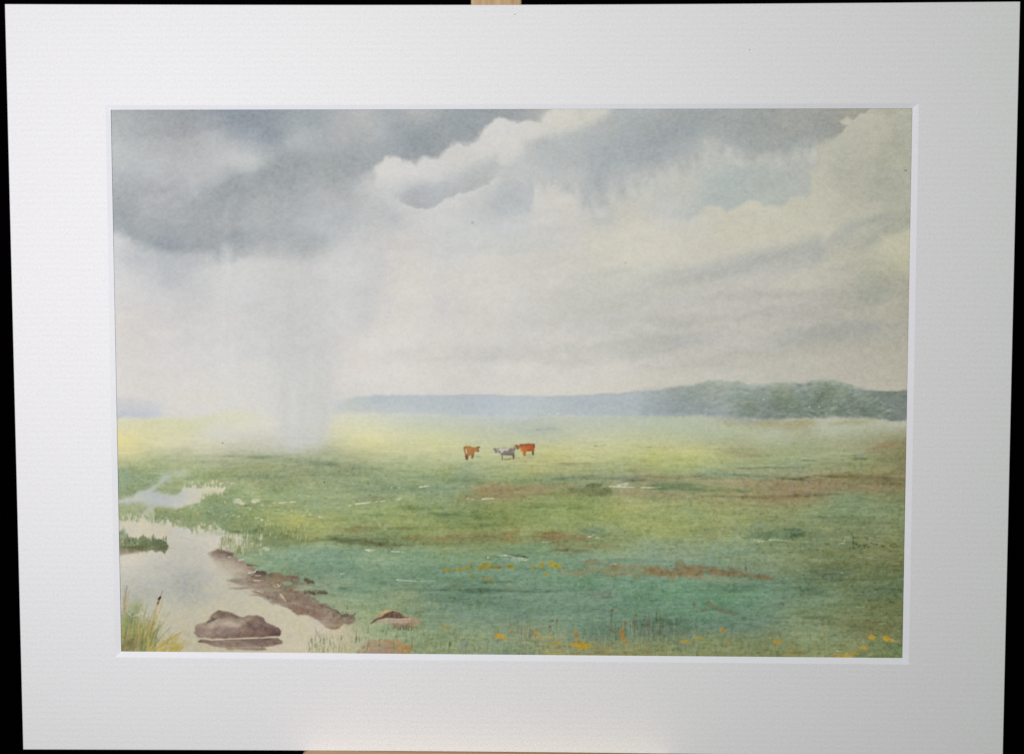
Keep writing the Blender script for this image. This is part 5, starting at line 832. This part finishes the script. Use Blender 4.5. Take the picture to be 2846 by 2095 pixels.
# ---------------------------------------------------------------- flowers
YE = (186, 150, 36); YO = (150, 138, 44); OR = (176, 126, 40)
for i, (t, px, py, rx, ry, c, an) in enumerate([
    ('h', 1165, 908, 6, 6, YO, 0), ('h', 1195, 912, 5, 5, YO, 0), ('h', 1240, 912, 9, 4, YO, 0), ('h', 1290, 908, 12, 4.5, YO, -4), ('h', 1340, 900, 14, 4.5, YO, -6), ('h', 1378, 880, 5, 8, YO, 10), ('h', 1380, 965, 5, 5, YO, 0), ('h', 1460, 895, 9, 5, YO, 0), ('h', 1490, 875, 14, 8, YO, -5), ('h', 1560, 888, 22, 4.5, YO, 0), ('h', 1615, 888, 10, 5, (142, 116, 50), 0), ('h', 1520, 985, 14, 4, YO, 0), ('h', 1480, 980, 10, 2, (144, 134, 60), 0), ('h', 1575, 1010, 5, 3, (146, 138, 60), 30), ('h', 1520, 845, 3, 2, YO, 0),
    ('i', 60, 852, 13, 6, (150, 138, 40), 4), ('i', 250, 855, 9, 6, (158, 146, 44), -20), ('i', 320, 838, 6, 9, (156, 144, 40), 10), ('i', 395, 830, 11, 8, (164, 150, 36), 10), ('i', 440, 848, 14, 7, (166, 150, 40), 10), ('i', 470, 838, 8, 4, (166, 150, 50), -20), ('i', 345, 910, 4, 9, (152, 148, 60), -20), ('i', 370, 922, 6, 2, (160, 148, 60), 0),
    ('i', 640, 1505, 26, 7, YE, 0), ('i', 580, 1500, 8, 5, YE, 0), ('i', 650, 1525, 14, 5, YE, 0), ('i', 700, 1512, 8, 4, YE, -10), ('i', 640, 1480, 8, 4, (160, 128, 50), 0), ('i', 600, 1400, 4, 10, OR, 0), ('i', 605, 1440, 3, 7, OR, 0), ('i', 300, 1440, 5, 4, YE, 20), ('i', 270, 1410, 3, 8, OR, 0), ('i', 390, 1445, 3.5, 4.5, YE, 0), ('i', 388, 1355, 3, 4, (132, 92, 50), 0), ('i', 405, 1305, 3, 3, (120, 102, 40), 0), ('i', 448, 1295, 2.5, 5, (130, 112, 40), 0), ('i', 905, 1215, 4, 5, (138, 98, 44), 0), ('i', 915, 1390, 4, 4, (146, 104, 48), 0), ('i', 985, 1400, 5, 11, (164, 112, 44), 0), ('i', 1000, 1450, 5, 10, (172, 116, 44), -15), ('i', 1015, 1478, 6, 3, (170, 116, 44), 10), ('i', 1015, 1325, 4, 3, (140, 104, 56), 0), ('i', 1520, 1475, 12, 4.5, (176, 146, 50), 4), ('i', 1635, 1455, 7, 5, (172, 140, 46), 30), ('i', 5, 1450, 5, 7, (190, 150, 40), 0), ('i', 440, 1492, 12, 2.5, (176, 148, 60), 4), ('i', 465, 1500, 5, 4, (170, 140, 50), 0), ('i', 300, 1430, 8, 3, (184, 150, 60), 30), ('i', 65, 1330, 3, 8, (150, 136, 60), 20), ('i', 65, 1390, 3, 8, (150, 124, 60), 15), ('i', 420, 1580, 20, 2.5, (176, 160, 60), 0), ('i', 1590, 1170, 4, 5, (132, 102, 70), 0),
    ('h', 1125, 1385, 4, 4, (200, 152, 50), 0), ('h', 1182, 1393, 6, 6, (196, 146, 40), 0), ('h', 1240, 1435, 4, 3, (176, 130, 60), 0), ('h', 1595, 1460, 5, 8, (190, 150, 50), 30), ('h', 1625, 1465, 8, 5, (196, 152, 40), 20), ('h', 870, 1560, 5, 4, (166, 126, 60), 0), ('h', 1205, 1525, 4, 6, (96, 110, 80), 0), ('h', 640, 1420, 3, 4, (120, 140, 80), 0),
    ('j', 180, 1385, 8, 6, (164, 136, 60), 30), ('j', 205, 1490, 5, 7, (168, 134, 50), 10), ('j', 640, 1480, 12, 6, (166, 136, 46), -6), ('j', 600, 1485, 5, 3, (160, 136, 60), 0), ('j', 1425, 1435, 10, 7, (190, 152, 36), 10), ('j', 1395, 1425, 5, 4, (170, 130, 70), 0), ('j', 1545, 1445, 9, 6, (176, 144, 40), 10), ('j', 1565, 1465, 14, 5, (186, 148, 36), 14), ('j', 1620, 1472, 16, 2.5, (166, 142, 90), 3), ('j', 1355, 1530, 11, 4.5, (176, 144, 50), 0), ('j', 1385, 1528, 5, 4, (166, 128, 40), 0), ('j', 1250, 1575, 24, 5, (176, 142, 46), -3), ('j', 1190, 1600, 20, 4, (178, 150, 50), 0), ('j', 1130, 1590, 20, 3, (166, 142, 60), -6), ('j', 1150, 1560, 10, 2, (170, 156, 100), 0), ('j', 1420, 1585, 14, 2.5, (168, 144, 96), -6), ('j', 1520, 1560, 5, 4, (164, 136, 90), 30), ('j', 820, 1570, 12, 4, (140, 118, 60), 0), ('j', 730, 1550, 4, 8, (140, 124, 60), 10), ('j', 960, 1595, 18, 2.5, (170, 146, 70), 0), ('j', 740, 1590, 14, 2.5, (160, 138, 70), 0)]):
    dab(*T(t, [(px, py)])[0], rx, ry, c, .85, an, 1700 + i, .35, .6)
    dab(*T(t, [(px + 2, py + 2)])[0], rx * .5, ry * .5, np.array(c) * .86, .5, an, 2100 + i, .5, .6)
wash(T('h', [(1270, 1590), (1270, 1530), (1300, 1500), (1350, 1500), (1365, 1540), (1340, 1560), (1300, 1570)]), (120, 142, 132), .5, 6, amp=5, sx=14, sy=14, seed=990)
puff(*T('h', [(1240, 1460)])[0], 5, 5, (120, 138, 140), .4)
puff(*T('j', [(540, 770)])[0], 9, 6, (118, 140, 128), .35)
puff(*T('f', [(1795, 1310)])[0], 9, 7, (160, 170, 162), .45, 0, 4, 991)
for px, y0, y1, c in [(900, 1225, 1400, (96, 104, 70)), (388, 1340, 1400, (130, 112, 80)), (448, 1295, 1330, (110, 110, 60)), (1240, 1340, 1400, (92, 112, 88)), (150, 1360, 1460, (110, 112, 80)), (220, 1370, 1440, (100, 104, 84))]:
    stroke(T('i', [(px, y0), (px - 6, y1)]), 1.6, c, .6, 1)
wash(T('i', [(205, 1440), (215, 1380), (245, 1375), (245, 1420), (225, 1440)]), (100, 106, 82), .6, 2.5, amp=4, seed=992)

# ---------------------------------------------------------------- scratched and lifted lights
WH = (214, 208, 178)
for i, (t, x0, y0, x1, y1, w, al) in enumerate([
    ('h', 358, 375, 382, 370, 1.2, .8), ('h', 415, 360, 580, 343, 1.7, .95), ('h', 585, 345, 605, 335, 1.4, .8), ('h', 625, 340, 665, 336, 1.2, .8), ('h', 757, 327, 795, 322, 1.4, .9), ('h', 770, 316, 800, 312, 1.2, .8), ('h', 948, 219, 985, 216, 1.4, .85), ('h', 985, 214, 1025, 210, 1.6, .9), ('h', 780, 225, 790, 220, 1, .7), ('h', 710, 224, 718, 222, 1, .6), ('h', 1348, 320, 1362, 312, 1.5, .85), ('h', 1388, 320, 1398, 320, 1.2, .8), ('h', 1470, 320, 1575, 314, 1.5, .85), ('h', 500, 745, 585, 744, 2, .75), ('h', 520, 752, 560, 755, 1.6, .6), ('h', 715, 756, 820, 760, 1.5, .7), ('h', 755, 995, 860, 995, 1.7, .75), ('h', 770, 1003, 1080, 1003, 1.2, .45), ('h', 860, 993, 920, 1000, 1.2, .6), ('h', 1518, 806, 1530, 806, 2, .8), ('h', 1600, 790, 1640, 790, 1.4, .7), ('h', 110, 468, 155, 478, 1.7, .7), ('h', 30, 445, 40, 455, 1.5, .6), ('h', 290, 945, 325, 932, 1.6, .5), ('h', 0, 378, 14, 380, 1.2, .7),
    ('i', 885, 184, 990, 186, 1.8, .8), ('i', 950, 172, 1040, 174, 1.5, .75), ('i', 1010, 162, 1042, 158, 1.4, .75), ('i', 990, 187, 1090, 190, 1.2, .6), ('i', 1155, 190, 1265, 194, 1.7, .8), ('i', 1265, 192, 1320, 192, 1, .5), ('i', 1500, 95, 1560, 97, 1.2, .5), ('i', 705, 604, 740, 602, 1.8, .85), ('i', 745, 588, 775, 588, 1.4, .7), ('i', 775, 604, 825, 604, 1.8, .8), ('i', 770, 616, 800, 614, 1.4, .6), ('i', 0, 758, 70, 764, 1.9, .9), ('i', 80, 775, 200, 790, 2.6, .7), ('i', 130, 800, 195, 798, 2, .7), ('i', 890, 832, 905, 832, 1.8, .8), ('i', 925, 832, 938, 832, 1.6, .8), ('i', 320, 648, 400, 648, 1.2, .5), ('i', 160, 640, 230, 642, 1, .4), ('i', 1120, 632, 1150, 630, 1.2, .4),
    ('f', 1130, 1217, 1190, 1217, 1.8, .6), ('f', 0, 1577, 120, 1577, 1.4, .75), ('f', 380, 1478, 430, 1478, 1.2, .5), ('e', 370, 1572, 445, 1563, 1.6, .85), ('e', 1930, 1565, 2080, 1572, 1.6, .7), ('e', 1995, 1553, 2080, 1543, 1.4, .7), ('e', 1960, 1573, 2130, 1574, 1.2, .6), ('e', 200, 1577, 215, 1575, 1, .5), ('e', 140, 1578, 150, 1576, 1, .5), ('e', 1430, 972, 1445, 972, 1.4, .6), ('e', 1500, 972, 1520, 970, 1.4, .6),
    ('j', 440, 632, 520, 640, 2.6, .6), ('j', 470, 648, 560, 634, 2, .55), ('j', 560, 632, 640, 628, 2, .6), ('j', 640, 634, 720, 638, 2, .5), ('j', 720, 645, 790, 648, 1.4, .4), ('j', 1145, 665, 1190, 655, 3.4, .5), ('j', 1190, 640, 1205, 600, 2.4, .4), ('j', 1075, 622, 1090, 628, 2, .4), ('j', 1215, 608, 1260, 625, 2, .3), ('j', 1420, 615, 1440, 622, 2, .35), ('j', 1310, 772, 1440, 786, 1, .55), ('j', 1400, 640, 1404, 660, 1.2, .5), ('j', 1170, 905, 1185, 910, 4, .3), ('j', 800, 880, 900, 870, 3, .25), ('j', 520, 885, 600, 890, 2, .25), ('j', 320, 1430, 330, 1436, 1.5, .7), ('j', 570, 1446, 578, 1450, 1.5, .7), ('j', 1055, 430, 1075, 432, 1.2, .5), ('j', 1130, 1555, 1142, 1558, 1.8, .7), ('j', 930, 1460, 990, 1460, 1.4, .4)]):
    c = WH if t in 'he' else (196, 192, 164) if t == 'i' else (176, 184, 148)
    stroke(T(t, [(x0, y0), ((x0 + x1) / 2, (y0 + y1) / 2 + ((i % 3) - 1) * 1.2), (x1, y1)]), w, np.minimum(np.array(c) + 12, 238), min(1, al * 1.15), .8, (1, .5), .6, 4000 + i)
for pts in [[(30, 752), (120, 757), (160, 762), (205, 778)], [(150, 765), (190, 772), (200, 790)], [(85, 770), (180, 778)]]:
    stroke(T('i', pts), 1.3, (64, 76, 62), .75, .9, (1, .6), .3, 3)
stroke(T('i', [(760, 596), (800, 604), (845, 604)]), 1.2, (92, 96, 80), .7, .9)
stroke(T('h', [(750, 1000), (850, 990), (960, 1000)]), 1.0, (84, 120, 84), .6, .9)
puff(*T('i', [(90, 790)])[0], 24, 7, (156, 180, 150), .4, 6)
# pencil and crayon drags
for a in [('i', 230, 1038, 360, 1042), ('i', 350, 1050, 490, 1048), ('i', 0, 1040, 60, 1030), ('h', 1490, 1020, 1640, 1005), ('h', 1130, 1080, 1240, 1060), ('f', 820, 1420, 960, 1410), ('f', 960, 1412, 1050, 1408), ('f', 1330, 1356, 1380, 1352), ('e', 1570, 1390, 1660, 1392), ('e', 1780, 1326, 1830, 1328), ('e', 1800, 1238, 1900, 1228), ('e', 1330, 1100, 1350, 1102)]:
    stroke(T(a[0], [a[1:3], ((a[1] + a[3]) / 2, (a[2] + a[4]) / 2 + 3), a[3:]]), 1.0, (84, 104, 78), .55, .9, (1, .6), .5, int(a[1]))
ar = np.random.default_rng(77)
for i in range(260):    # short dark and light touches scattered through the meadow
    x = ar.uniform(340, 2520); y = ar.uniform(1330, 1800)
    if x < 620 + (y - 1330) * .55: continue
    L_ = ar.uniform(5, 26) * (.6 + (y - 1330) / 700); c = [(84, 104, 62), (98, 112, 66), (178, 182, 124), (112, 98, 60)][ar.choice(4, p=[.36, .3, .24, .1])]
    stroke([(x, y), (x + L_ * .5, y + ar.uniform(-1.5, 1.5)), (x + L_, y + ar.uniform(-1.5, 1.5))], ar.uniform(.8, 1.8), c, ar.uniform(.2, .55), .9, (1, .4), .6, 7000 + i)
# ---------------------------------------------------------------- cattle
def K(pts): return T('k', pts)
# left, chestnut, seen from behind
COW = []
COW.append(wash(K([(245, 360), (290, 335), (400, 340), (470, 372), (540, 360), (590, 362), (632, 362), (612, 385), (600, 420), (612, 455), (590, 472), (540, 470), (505, 500), (490, 560), (465, 630), (425, 628), (435, 560), (370, 575), (345, 660), (305, 655), (285, 600), (272, 520), (258, 440)]), K([(270, 400, 168, 116, 50), (400, 400, 182, 118, 56), (560, 400, 178, 118, 58), (300, 560, 150, 92, 48), (460, 560, 166, 98, 50), (400, 500, 176, 116, 62)]), .96, 1.6, amp=1.2, sx=5, sy=5, seed=1001))
for pts, w, c in [([(300, 590), (312, 655)], 2.0, (110, 72, 48)), ([(345, 600), (345, 662)], 1.8, (122, 76, 48)), ([(478, 550), (462, 622)], 2.0, (120, 78, 48)), ([(440, 580), (438, 630)], 1.4, (160, 108, 60)), ([(580, 370), (630, 365)], 2.0, (112, 84, 56)), ([(592, 440), (604, 462)], 2.2, (122, 82, 52)), ([(262, 370), (268, 440)], 2, (150, 112, 50))]:
    stroke(K(pts), w, c, .8, 1.0)
stroke(K([(300, 415), (310, 470), (315, 505)]), 1.7, (226, 204, 164), .95, .8, (.7, 1))
puff(*K([(590, 590)])[0], 9, 2.6, (142, 150, 112), .75, 4)
# middle, grey
COW.append(wash(K([(955, 402), (1000, 395), (1050, 400), (1098, 395), (1110, 410), (1140, 385), (1250, 372), (1440, 380), (1485, 375), (1480, 440), (1462, 560), (1455, 645), (1425, 640), (1430, 560), (1300, 552), (1200, 552), (1190, 670), (1160, 660), (1160, 560), (1110, 510), (1070, 495), (1030, 505), (1000, 495), (985, 430)]), K([(1000, 450, 146, 142, 128), (1040, 420, 150, 146, 130), (1150, 440, 172, 166, 148), (1300, 420, 166, 158, 136), (1400, 460, 136, 124, 112), (1250, 510, 132, 120, 112), (1440, 540, 122, 108, 98), (1180, 600, 142, 132, 112)]), .96, 1.5, amp=1.2, sx=5, sy=5, seed=1002))
for pts, w, c in [([(965, 404), (1005, 406)], 1.8, (112, 108, 96)), ([(1075, 402), (1102, 400)], 1.6, (108, 104, 92)), ([(1010, 420), (1022, 490)], 2.4, (124, 120, 112)), ([(1090, 462), (1120, 468)], 2.4, (96, 88, 80)), ([(1150, 530), (1300, 545), (1430, 540)], 2.4, (112, 98, 94)), ([(1440, 560), (1445, 640)], 2.4, (98, 84, 74)), ([(1175, 570), (1178, 660)], 2.0, (124, 116, 96)), ([(1470, 380), (1465, 430)], 2.2, (96, 90, 82)), ([(1330, 450), (1390, 430)], 3.4, (116, 104, 98)), ([(1220, 480), (1300, 500), (1420, 490)], 3.2, (136, 124, 118)), ([(1145, 385), (1260, 378)], 1.4, (146, 142, 120))]:
    stroke(K(pts), w, c, .75, 1.1)
for pts, w in [([(1085, 440), (1140, 405)], 2), ([(1165, 480), (1200, 425)], 1.8), ([(1240, 420), (1310, 430)], 2), ([(1120, 440), (1150, 470)], 1.4), ([(1200, 570), (1205, 640)], 1.2)]:
    stroke(K(pts), w, (216, 212, 190), .75, 1)
for px, py, w in [(1240, 650, 30), (1290, 660, 30), (1380, 640, 26), (1510, 630, 14), (1565, 625, 22), (1330, 648, 30)]:
    dab(*K([(px, py)])[0], w * .12, 1.8, (112, 118, 76), .7, -14, int(px))
# right, red
COW.append(wash(K([(1472, 322), (1500, 312), (1550, 318), (1610, 300), (1760, 288), (1945, 280), (1955, 330), (1950, 430), (1935, 460), (1925, 550), (1895, 552), (1885, 470), (1840, 450), (1750, 460), (1735, 560), (1690, 572), (1672, 500), (1620, 450), (1590, 400), (1545, 410), (1510, 405), (1505, 350)]), K([(1520, 370, 150, 96, 50), (1620, 380, 192, 112, 50), (1750, 340, 176, 84, 40), (1850, 400, 190, 94, 36), (1930, 330, 176, 84, 42), (1700, 480, 190, 102, 40), (1910, 480, 140, 70, 40)]), .97, 1.5, amp=1.2, sx=5, sy=5, seed=1003))
for pts, w, c in [([(1478, 322), (1535, 325)], 2.0, (128, 96, 62)), ([(1515, 350), (1540, 400)], 2.8, (134, 88, 50)), ([(1610, 310), (1660, 305)], 2.0, (124, 70, 44)), ([(1905, 480), (1915, 548)], 2.0, (112, 64, 44)), ([(1690, 480), (1705, 565)], 3.2, (186, 102, 42)), ([(1935, 300), (1940, 380)], 2.2, (120, 72, 54)), ([(1760, 300), (1820, 296)], 2.6, (140, 62, 44)), ([(1790, 450), (1850, 440)], 2.4, (150, 66, 34)), ([(1690, 400), (1720, 460)], 3, (192, 110, 48))]:
    stroke(K(pts), w, c, .75, 1.1)
puff(*K([(1800, 550)])[0], 8, 2.6, (150, 152, 110), .7)
stroke(K([(1760, 610), (1880, 605)]), 1.4, (142, 144, 98), .6, 1)
for px, py in [(1485, 300), (1560, 300), (1610, 420), (1660, 470), (1480, 470), (1955, 400)]:
    dab(*K([(px, py)])[0], 3, 2.4, (220, 206, 160), .45, 0, int(px))
# ---------------------------------------------------------------- signature, lower right
DK = (72, 84, 52)
def sg(*pts): stroke([(2340 + .0802 * a, 1480 + .0802 * b) for a, b in pts], 1.6, DK, .8, .9)
sg((355, 160), (440, 150)); sg((400, 160), (390, 340), (385, 480), (395, 545)); sg((345, 340), (420, 360)); sg((480, 380), (520, 400)); sg((640, 440), (590, 470), (570, 490)); sg((745, 405), (770, 430), (780, 540)); sg((840, 410), (880, 400)); sg((780, 480), (800, 430), (850, 400)); sg((880, 480), (950, 500)); sg((990, 340), (1070, 380), (1110, 420)); sg((1170, 400), (1240, 410)); sg((1200, 380), (1215, 430)); sg((1380, 460), (1420, 460)); sg((1390, 440), (1440, 500), (1490, 440)); sg((1680, 480), (1710, 420)); sg((1760, 490), (1850, 490)); sg((1880, 430), (1930, 490), (1960, 470)); sg((560, 480), (640, 420)); sg((470, 370), (550, 410))
for x0, x1, y in [(950, 1060, 190), (1240, 1380, 235), (1180, 1300, 335), (1340, 1500, 340)]:
    stroke([(2340 + .0802 * x0, 1480 + .0802 * y), (2340 + .0802 * x1, 1482 + .0802 * y)], 2, (148, 156, 112), .5, 1.2)
# ---------------------------------------------------------------- age specks
for t, px, py, r, c in [('d', 940, 1212, 2.2, (86, 80, 60)), ('d', 1775, 1532, 2.6, (40, 36, 24)), ('f', 24, 805, 2.2, (96, 104, 108)), ('c', 2174, 545, 2.6, (74, 72, 56)), ('b', 805, 970, 6, (168, 168, 166)), ('b', 60, 1190, 3, (178, 178, 178)), ('b', 2060, 1300, 4, (170, 168, 156)), ('a', 610, 160, 2, (120, 128, 132)), ('a', 1270, 265, 3, (136, 142, 146)), ('c', 1215, 570, 2.2, (150, 154, 140)), ('c', 1970, 915, 2.2, (142, 144, 132)), ('c', 1665, 98, 2, (150, 126, 104)), ('a', 690, 45, 4, (118, 124, 126))]:
    dab(*T(t, [(px, py)])[0], r * .85, r * .6, c, .75, 0, int(px))
# pigment granulation: specks settle in the hollows of the paper, more where the wash is heavy
lum = IMG.mean(-1)
gr = fbm(GX, GY, 9, 7, 2, 1201, .7); sp = fbm(GX, GY, 8, 6, 2, 1207, .6)
gr2 = np.random.default_rng(5).normal(0, 1, GX.shape).astype(np.float32)
k = np.interp(lum, [90, 150, 200, 225], [12, 9, 4.6, 2.8]).astype(np.float32)
ld = sm((GY - 1190) / 150)
IMG += (k * gr * .9 + k * .34 * gr2)[..., None]
IMG -= (np.clip(sp - .18, 0, .5) * np.interp(lum, [90, 160, 180, 215], [36, 26, 10, 6]) * (.5 + .5 * ld))[..., None] * np.array([1, .9, 1], np.float32)
IMG += (np.clip(-sp - .26, 0, .5) * np.interp(lum, [90, 160, 180], [22, 18, 4]) * ld)[..., None]
tint = fbm(GX, GY, 22, 18, 2, 1211)
IMG += (tint * (1.5 + 3.0 * ld))[..., None] * np.array([1, .2, -1], np.float32)
IMG[:] = np.clip(IMG, 20, 240)

SUBJECTS = COW + [ROCK, STONE, HALF]
SUBJECT_NAMES = [('painted_cow', 'chestnut cow seen from behind, leftmost of the three'), ('painted_cow', 'grey cow between the two reddish ones'), ('painted_cow', 'dark red cow at the right of the herd'),
                 ('painted_boulder', 'large brown boulder in the stream'), ('painted_boulder', 'small dark topped stone in the grass'), ('painted_boulder', 'pale tan stone cut off by the lower edge')]
SAT = 0.73
LIGHT = [[0.82022, -0.24943, -0.08758, -0.07251, 0.04091, -0.07628, 0.07727, -0.00989, 0.04775, 0.02106], [0.81896, -0.23555, -0.08758, -0.06881, 0.03932, -0.07535, 0.07392, -0.00621, 0.0467, 0.01828], [0.82428, -0.25214, -0.09043, -0.07037, 0.0421, -0.08013, 0.07704, -0.00205, 0.04925, 0.01623]]
def to_reflectance(rgb, x, y):
    """the drawing was matched by eye under the room's light; take that light out again to get the pigment itself"""
    lum = rgb @ np.array([.3, .59, .11])
    warm = np.clip((rgb[..., 0] - rgb[..., 2] - 70) / 60, 0, 1)      # strong ochres and reds keep their full strength
    cool = np.clip((rgb[..., 1] - rgb[..., 0] - 14) / 26, 0, 1)          # thin viridian washes dry paler
    c = lum[..., None] + (SAT + .4 * (1 - SAT) * warm - .10 * cool)[..., None] * (rgb - lum[..., None])
    c = np.clip(c, 0, 255) / 255.0
    lin = np.where(c <= .04045, c / 12.92, ((c + .055) / 1.055) ** 2.4)
    p = (x - 1423) / 1423; q = (y - 1047) / 1047
    basis = np.stack([np.ones_like(p), p, q, p * p, p * q, q * q, p ** 3, p * p * q, p * q * q, q ** 3], -1)
    return np.clip(lin / (basis @ np.array(LIGHT).T), .008, .9)

# ================================================================ mounted picture
picture = empty('mounted_watercolour', MOUNT @ Matrix.Translation((0, -.2062, 0)))
tag(picture, 'watercolour of cattle on a wet meadow in a wide white mount, standing on an easel', 'painting')
LOCAL = Matrix.Translation((0, .2062, 0))

def edge(a, b, bow, n):
    """points from a to b, bowed sideways by up to bow (fraction, sine shape)"""
    a, b = Vector(a), Vector(b); nrm = Vector((-(b - a).y, (b - a).x)).normalized()
    return [tuple(a + (b - a) * (i / n) + nrm * bow * math.sin(math.pi * i / n)) for i in range(n)]
NS = 28
OUT = [(-0.27447, 0.20685), (0.27368, 0.20617), (0.27452, -0.20678), (-0.27364, -0.20621)]
BOUT = [(-0.22019, 0.15227), (0.22081, 0.1524), (0.22157, -0.15422), (-0.22044, -0.15315)]
BIN = [(-0.21795, 0.15011), (0.21789, 0.15005), (0.21843, -0.151), (-0.21749, -0.1502)]
def loop(c, bows):
    p = []
    for i in range(4):
        p += edge(c[i], c[(i + 1) % 4], bows[i], NS)
    return p
outer = loop(OUT, (-.0010, 0, -.0011, 0)); bev_o = loop(BOUT, (0, 0, 0, 0)); bev_i = loop(BIN, (0, 0, 0, 0))
N = len(outer)
TH = .0015
def ring_mesh(name, loops, mat, smooth=False):
    verts = [p for lp in loops for p in lp]; faces = []
    for k in range(len(loops) - 1):
        for i in range(N):
            j = (i + 1) % N
            faces.append((k * N + i, (k + 1) * N + i, (k + 1) * N + j, k * N + j))
    me = bpy.data.meshes.new(name); me.from_pydata(verts, [], faces)
    bm = bmesh.new(); bm.from_mesh(me); bmesh.ops.recalc_face_normals(bm, faces=bm.faces); bm.to_mesh(me); bm.free()
    o = link(name, me, mat, picture); o.matrix_local = LOCAL
    return o
def inset(lp, d):
    r = []
    for x, y in lp:
        r.append((x - math.copysign(d, x) * (abs(abs(x) - .274) < .0012), y - math.copysign(d, y) * (abs(abs(y) - .206) < .0022)))
    return r
z = lambda lp, h: [(x, y, h) for x, y in lp]
o = ring_mesh('mount_board', [z(bev_i, -TH - .0001), z(outer, -TH - .0001), z(outer, -.0003), z(inset(outer, .0003), 0), z(bev_o, 0)], M_CARD)
o['label'] = 'wide white mount board with a faint laid texture'
o = ring_mesh('window_bevel', [z(bev_o, -.00001), z(bev_i, -TH)], M_CORE)
o['label'] = 'bright bevelled edge cut round the window of the mount'
# backing board
bm = bmesh.new()
prism(bm, [(x * .999, y * .998) for x, y in [OUT[0], OUT[3], OUT[2], OUT[1]]], BACK, -.0040)
o = bm_object('backing_board', bm, M_BOARD, picture); o.matrix_local = LOCAL
# fly specks on the mount
for sx, sy, sr in ((.00307, .20029, .00032), (.1295, .1811, .00028), (-.0149, -.1642, .0002)):
    bm = bmesh.new()
    bmesh.ops.create_icosphere(bm, subdivisions=2, radius=sr)
    for v in bm.verts: v.co = Vector((v.co.x, v.co.y * .8, v.co.z * .3))
    m, t, b = (bpy.data.materials['dark_speck'], None, None) if 'dark_speck' in bpy.data.materials else new_mat('dark_speck')
    if b: t.links.new(ramp(t, noise(t, coords(t, (1, 1, 1)), 3000, 2), [(.3, (.10, .09, .09)), (.7, (.22, .2, .2))]), b.inputs['Base Color'])
    o = bm_object('speck', bm, m, picture); o.matrix_local = LOCAL @ Matrix.Translation((sx, sy, .0))

# ---------------------------------------------------------------- the painted sheet
SZ = -.0020
HM = np.array([[5000.515167787927, -117.40126152443803, 1414.3136153235805], [-19.091263680174006, -5125.6497926368575, 1069.6139983897065], [-0.028740636787241695, -0.08675722251696213, 1.0]])
U0, U1, V0, V1 = -.2215, .2222, -.1545, .1535
NU, NV = 1340, 930
uu = np.linspace(U0, U1, NU); vv = np.linspace(V0, V1, NV)
UU, VV = np.meshgrid(uu, vv)
def to_drawing(u, v):
    w = HM[2, 0] * u + HM[2, 1] * v + 1
    return (HM[0, 0] * u + HM[0, 1] * v + HM[0, 2]) / w, (HM[1, 0] * u + HM[1, 1] * v + HM[1, 2]) / w
def sample(img, x, y):
    fx = np.clip((x - DX0) * SC - .5, 0, NX - 1.001); fy = np.clip((y - DY0) * SC - .5, 0, NY - 1.001)
    i = fx.astype(int); j = fy.astype(int); a = fx - i; b = fy - j
    if img.ndim == 3: a = a[..., None]; b = b[..., None]
    return (img[j, i] * (1 - a) + img[j, i + 1] * a) * (1 - b) + (img[j + 1, i] * (1 - a) + img[j + 1, i + 1] * a) * b
DXv, DYv = to_drawing(UU, VV)
rgb = sample(IMG, DXv, DYv)
PIG = to_reflectance(rgb, DXv, DYv).reshape(-1, 3)
CO = np.stack([UU.ravel(), VV.ravel(), np.full(UU.size, SZ)], 1).astype(np.float32)
# slight cockle of the paper, under half a millimetre
CO[:, 2] += (.00010 * np.sin(CO[:, 0] * 31 + 1.0) * np.sin(CO[:, 1] * 27 + .4)).astype(np.float32)
jj, ii = np.meshgrid(np.arange(NV - 1), np.arange(NU - 1), indexing='ij')
a = (jj * NU + ii).ravel()
QUADS = np.stack([a, a + 1, a + NU + 1, a + NU], 1)
FX, FY = to_drawing((UU[:-1, :-1] + UU[1:, 1:]) / 2, (VV[:-1, :-1] + VV[1:, 1:]) / 2)
OWNER = np.zeros(len(QUADS), np.int8)
for k, (s, m) in enumerate(SUBJECTS):
    full = np.zeros((NY, NX), np.float32); full[s] = m
    OWNER[(sample(full, FX, FY) > .5).ravel()] = k + 1

def sheet_mesh(name, which, parent):
    q = QUADS[OWNER == which]
    used, inv = np.unique(q, return_inverse=True)
    me = bpy.data.meshes.new(name)
    me.vertices.add(len(used)); me.vertices.foreach_set('co', CO[used].ravel())
    me.loops.add(q.size); me.loops.foreach_set('vertex_index', inv.ravel().astype(np.int32))
    me.polygons.add(len(q)); me.polygons.foreach_set('loop_start', np.arange(0, q.size, 4, dtype=np.int32))
    me.polygons.foreach_set('use_smooth', np.ones(len(q), bool))
    at = me.attributes.new('Pigment', 'FLOAT_COLOR', 'POINT')
    at.data.foreach_set('color', np.concatenate([PIG[used], np.ones((len(used), 1))], 1).astype(np.float32).ravel())
    me.update(calc_edges=True)
    o = link(name, me, M_PAINT, parent)
    return o
sheet = sheet_mesh('painted_sheet', 0, picture); sheet.matrix_local = LOCAL
sheet['label'] = 'watercolour sheet with grey clouds, blue hills, green meadow and a stream'
for k, (nm, lb) in enumerate(SUBJECT_NAMES):
    o = sheet_mesh(nm, k + 1, sheet); o['label'] = lb
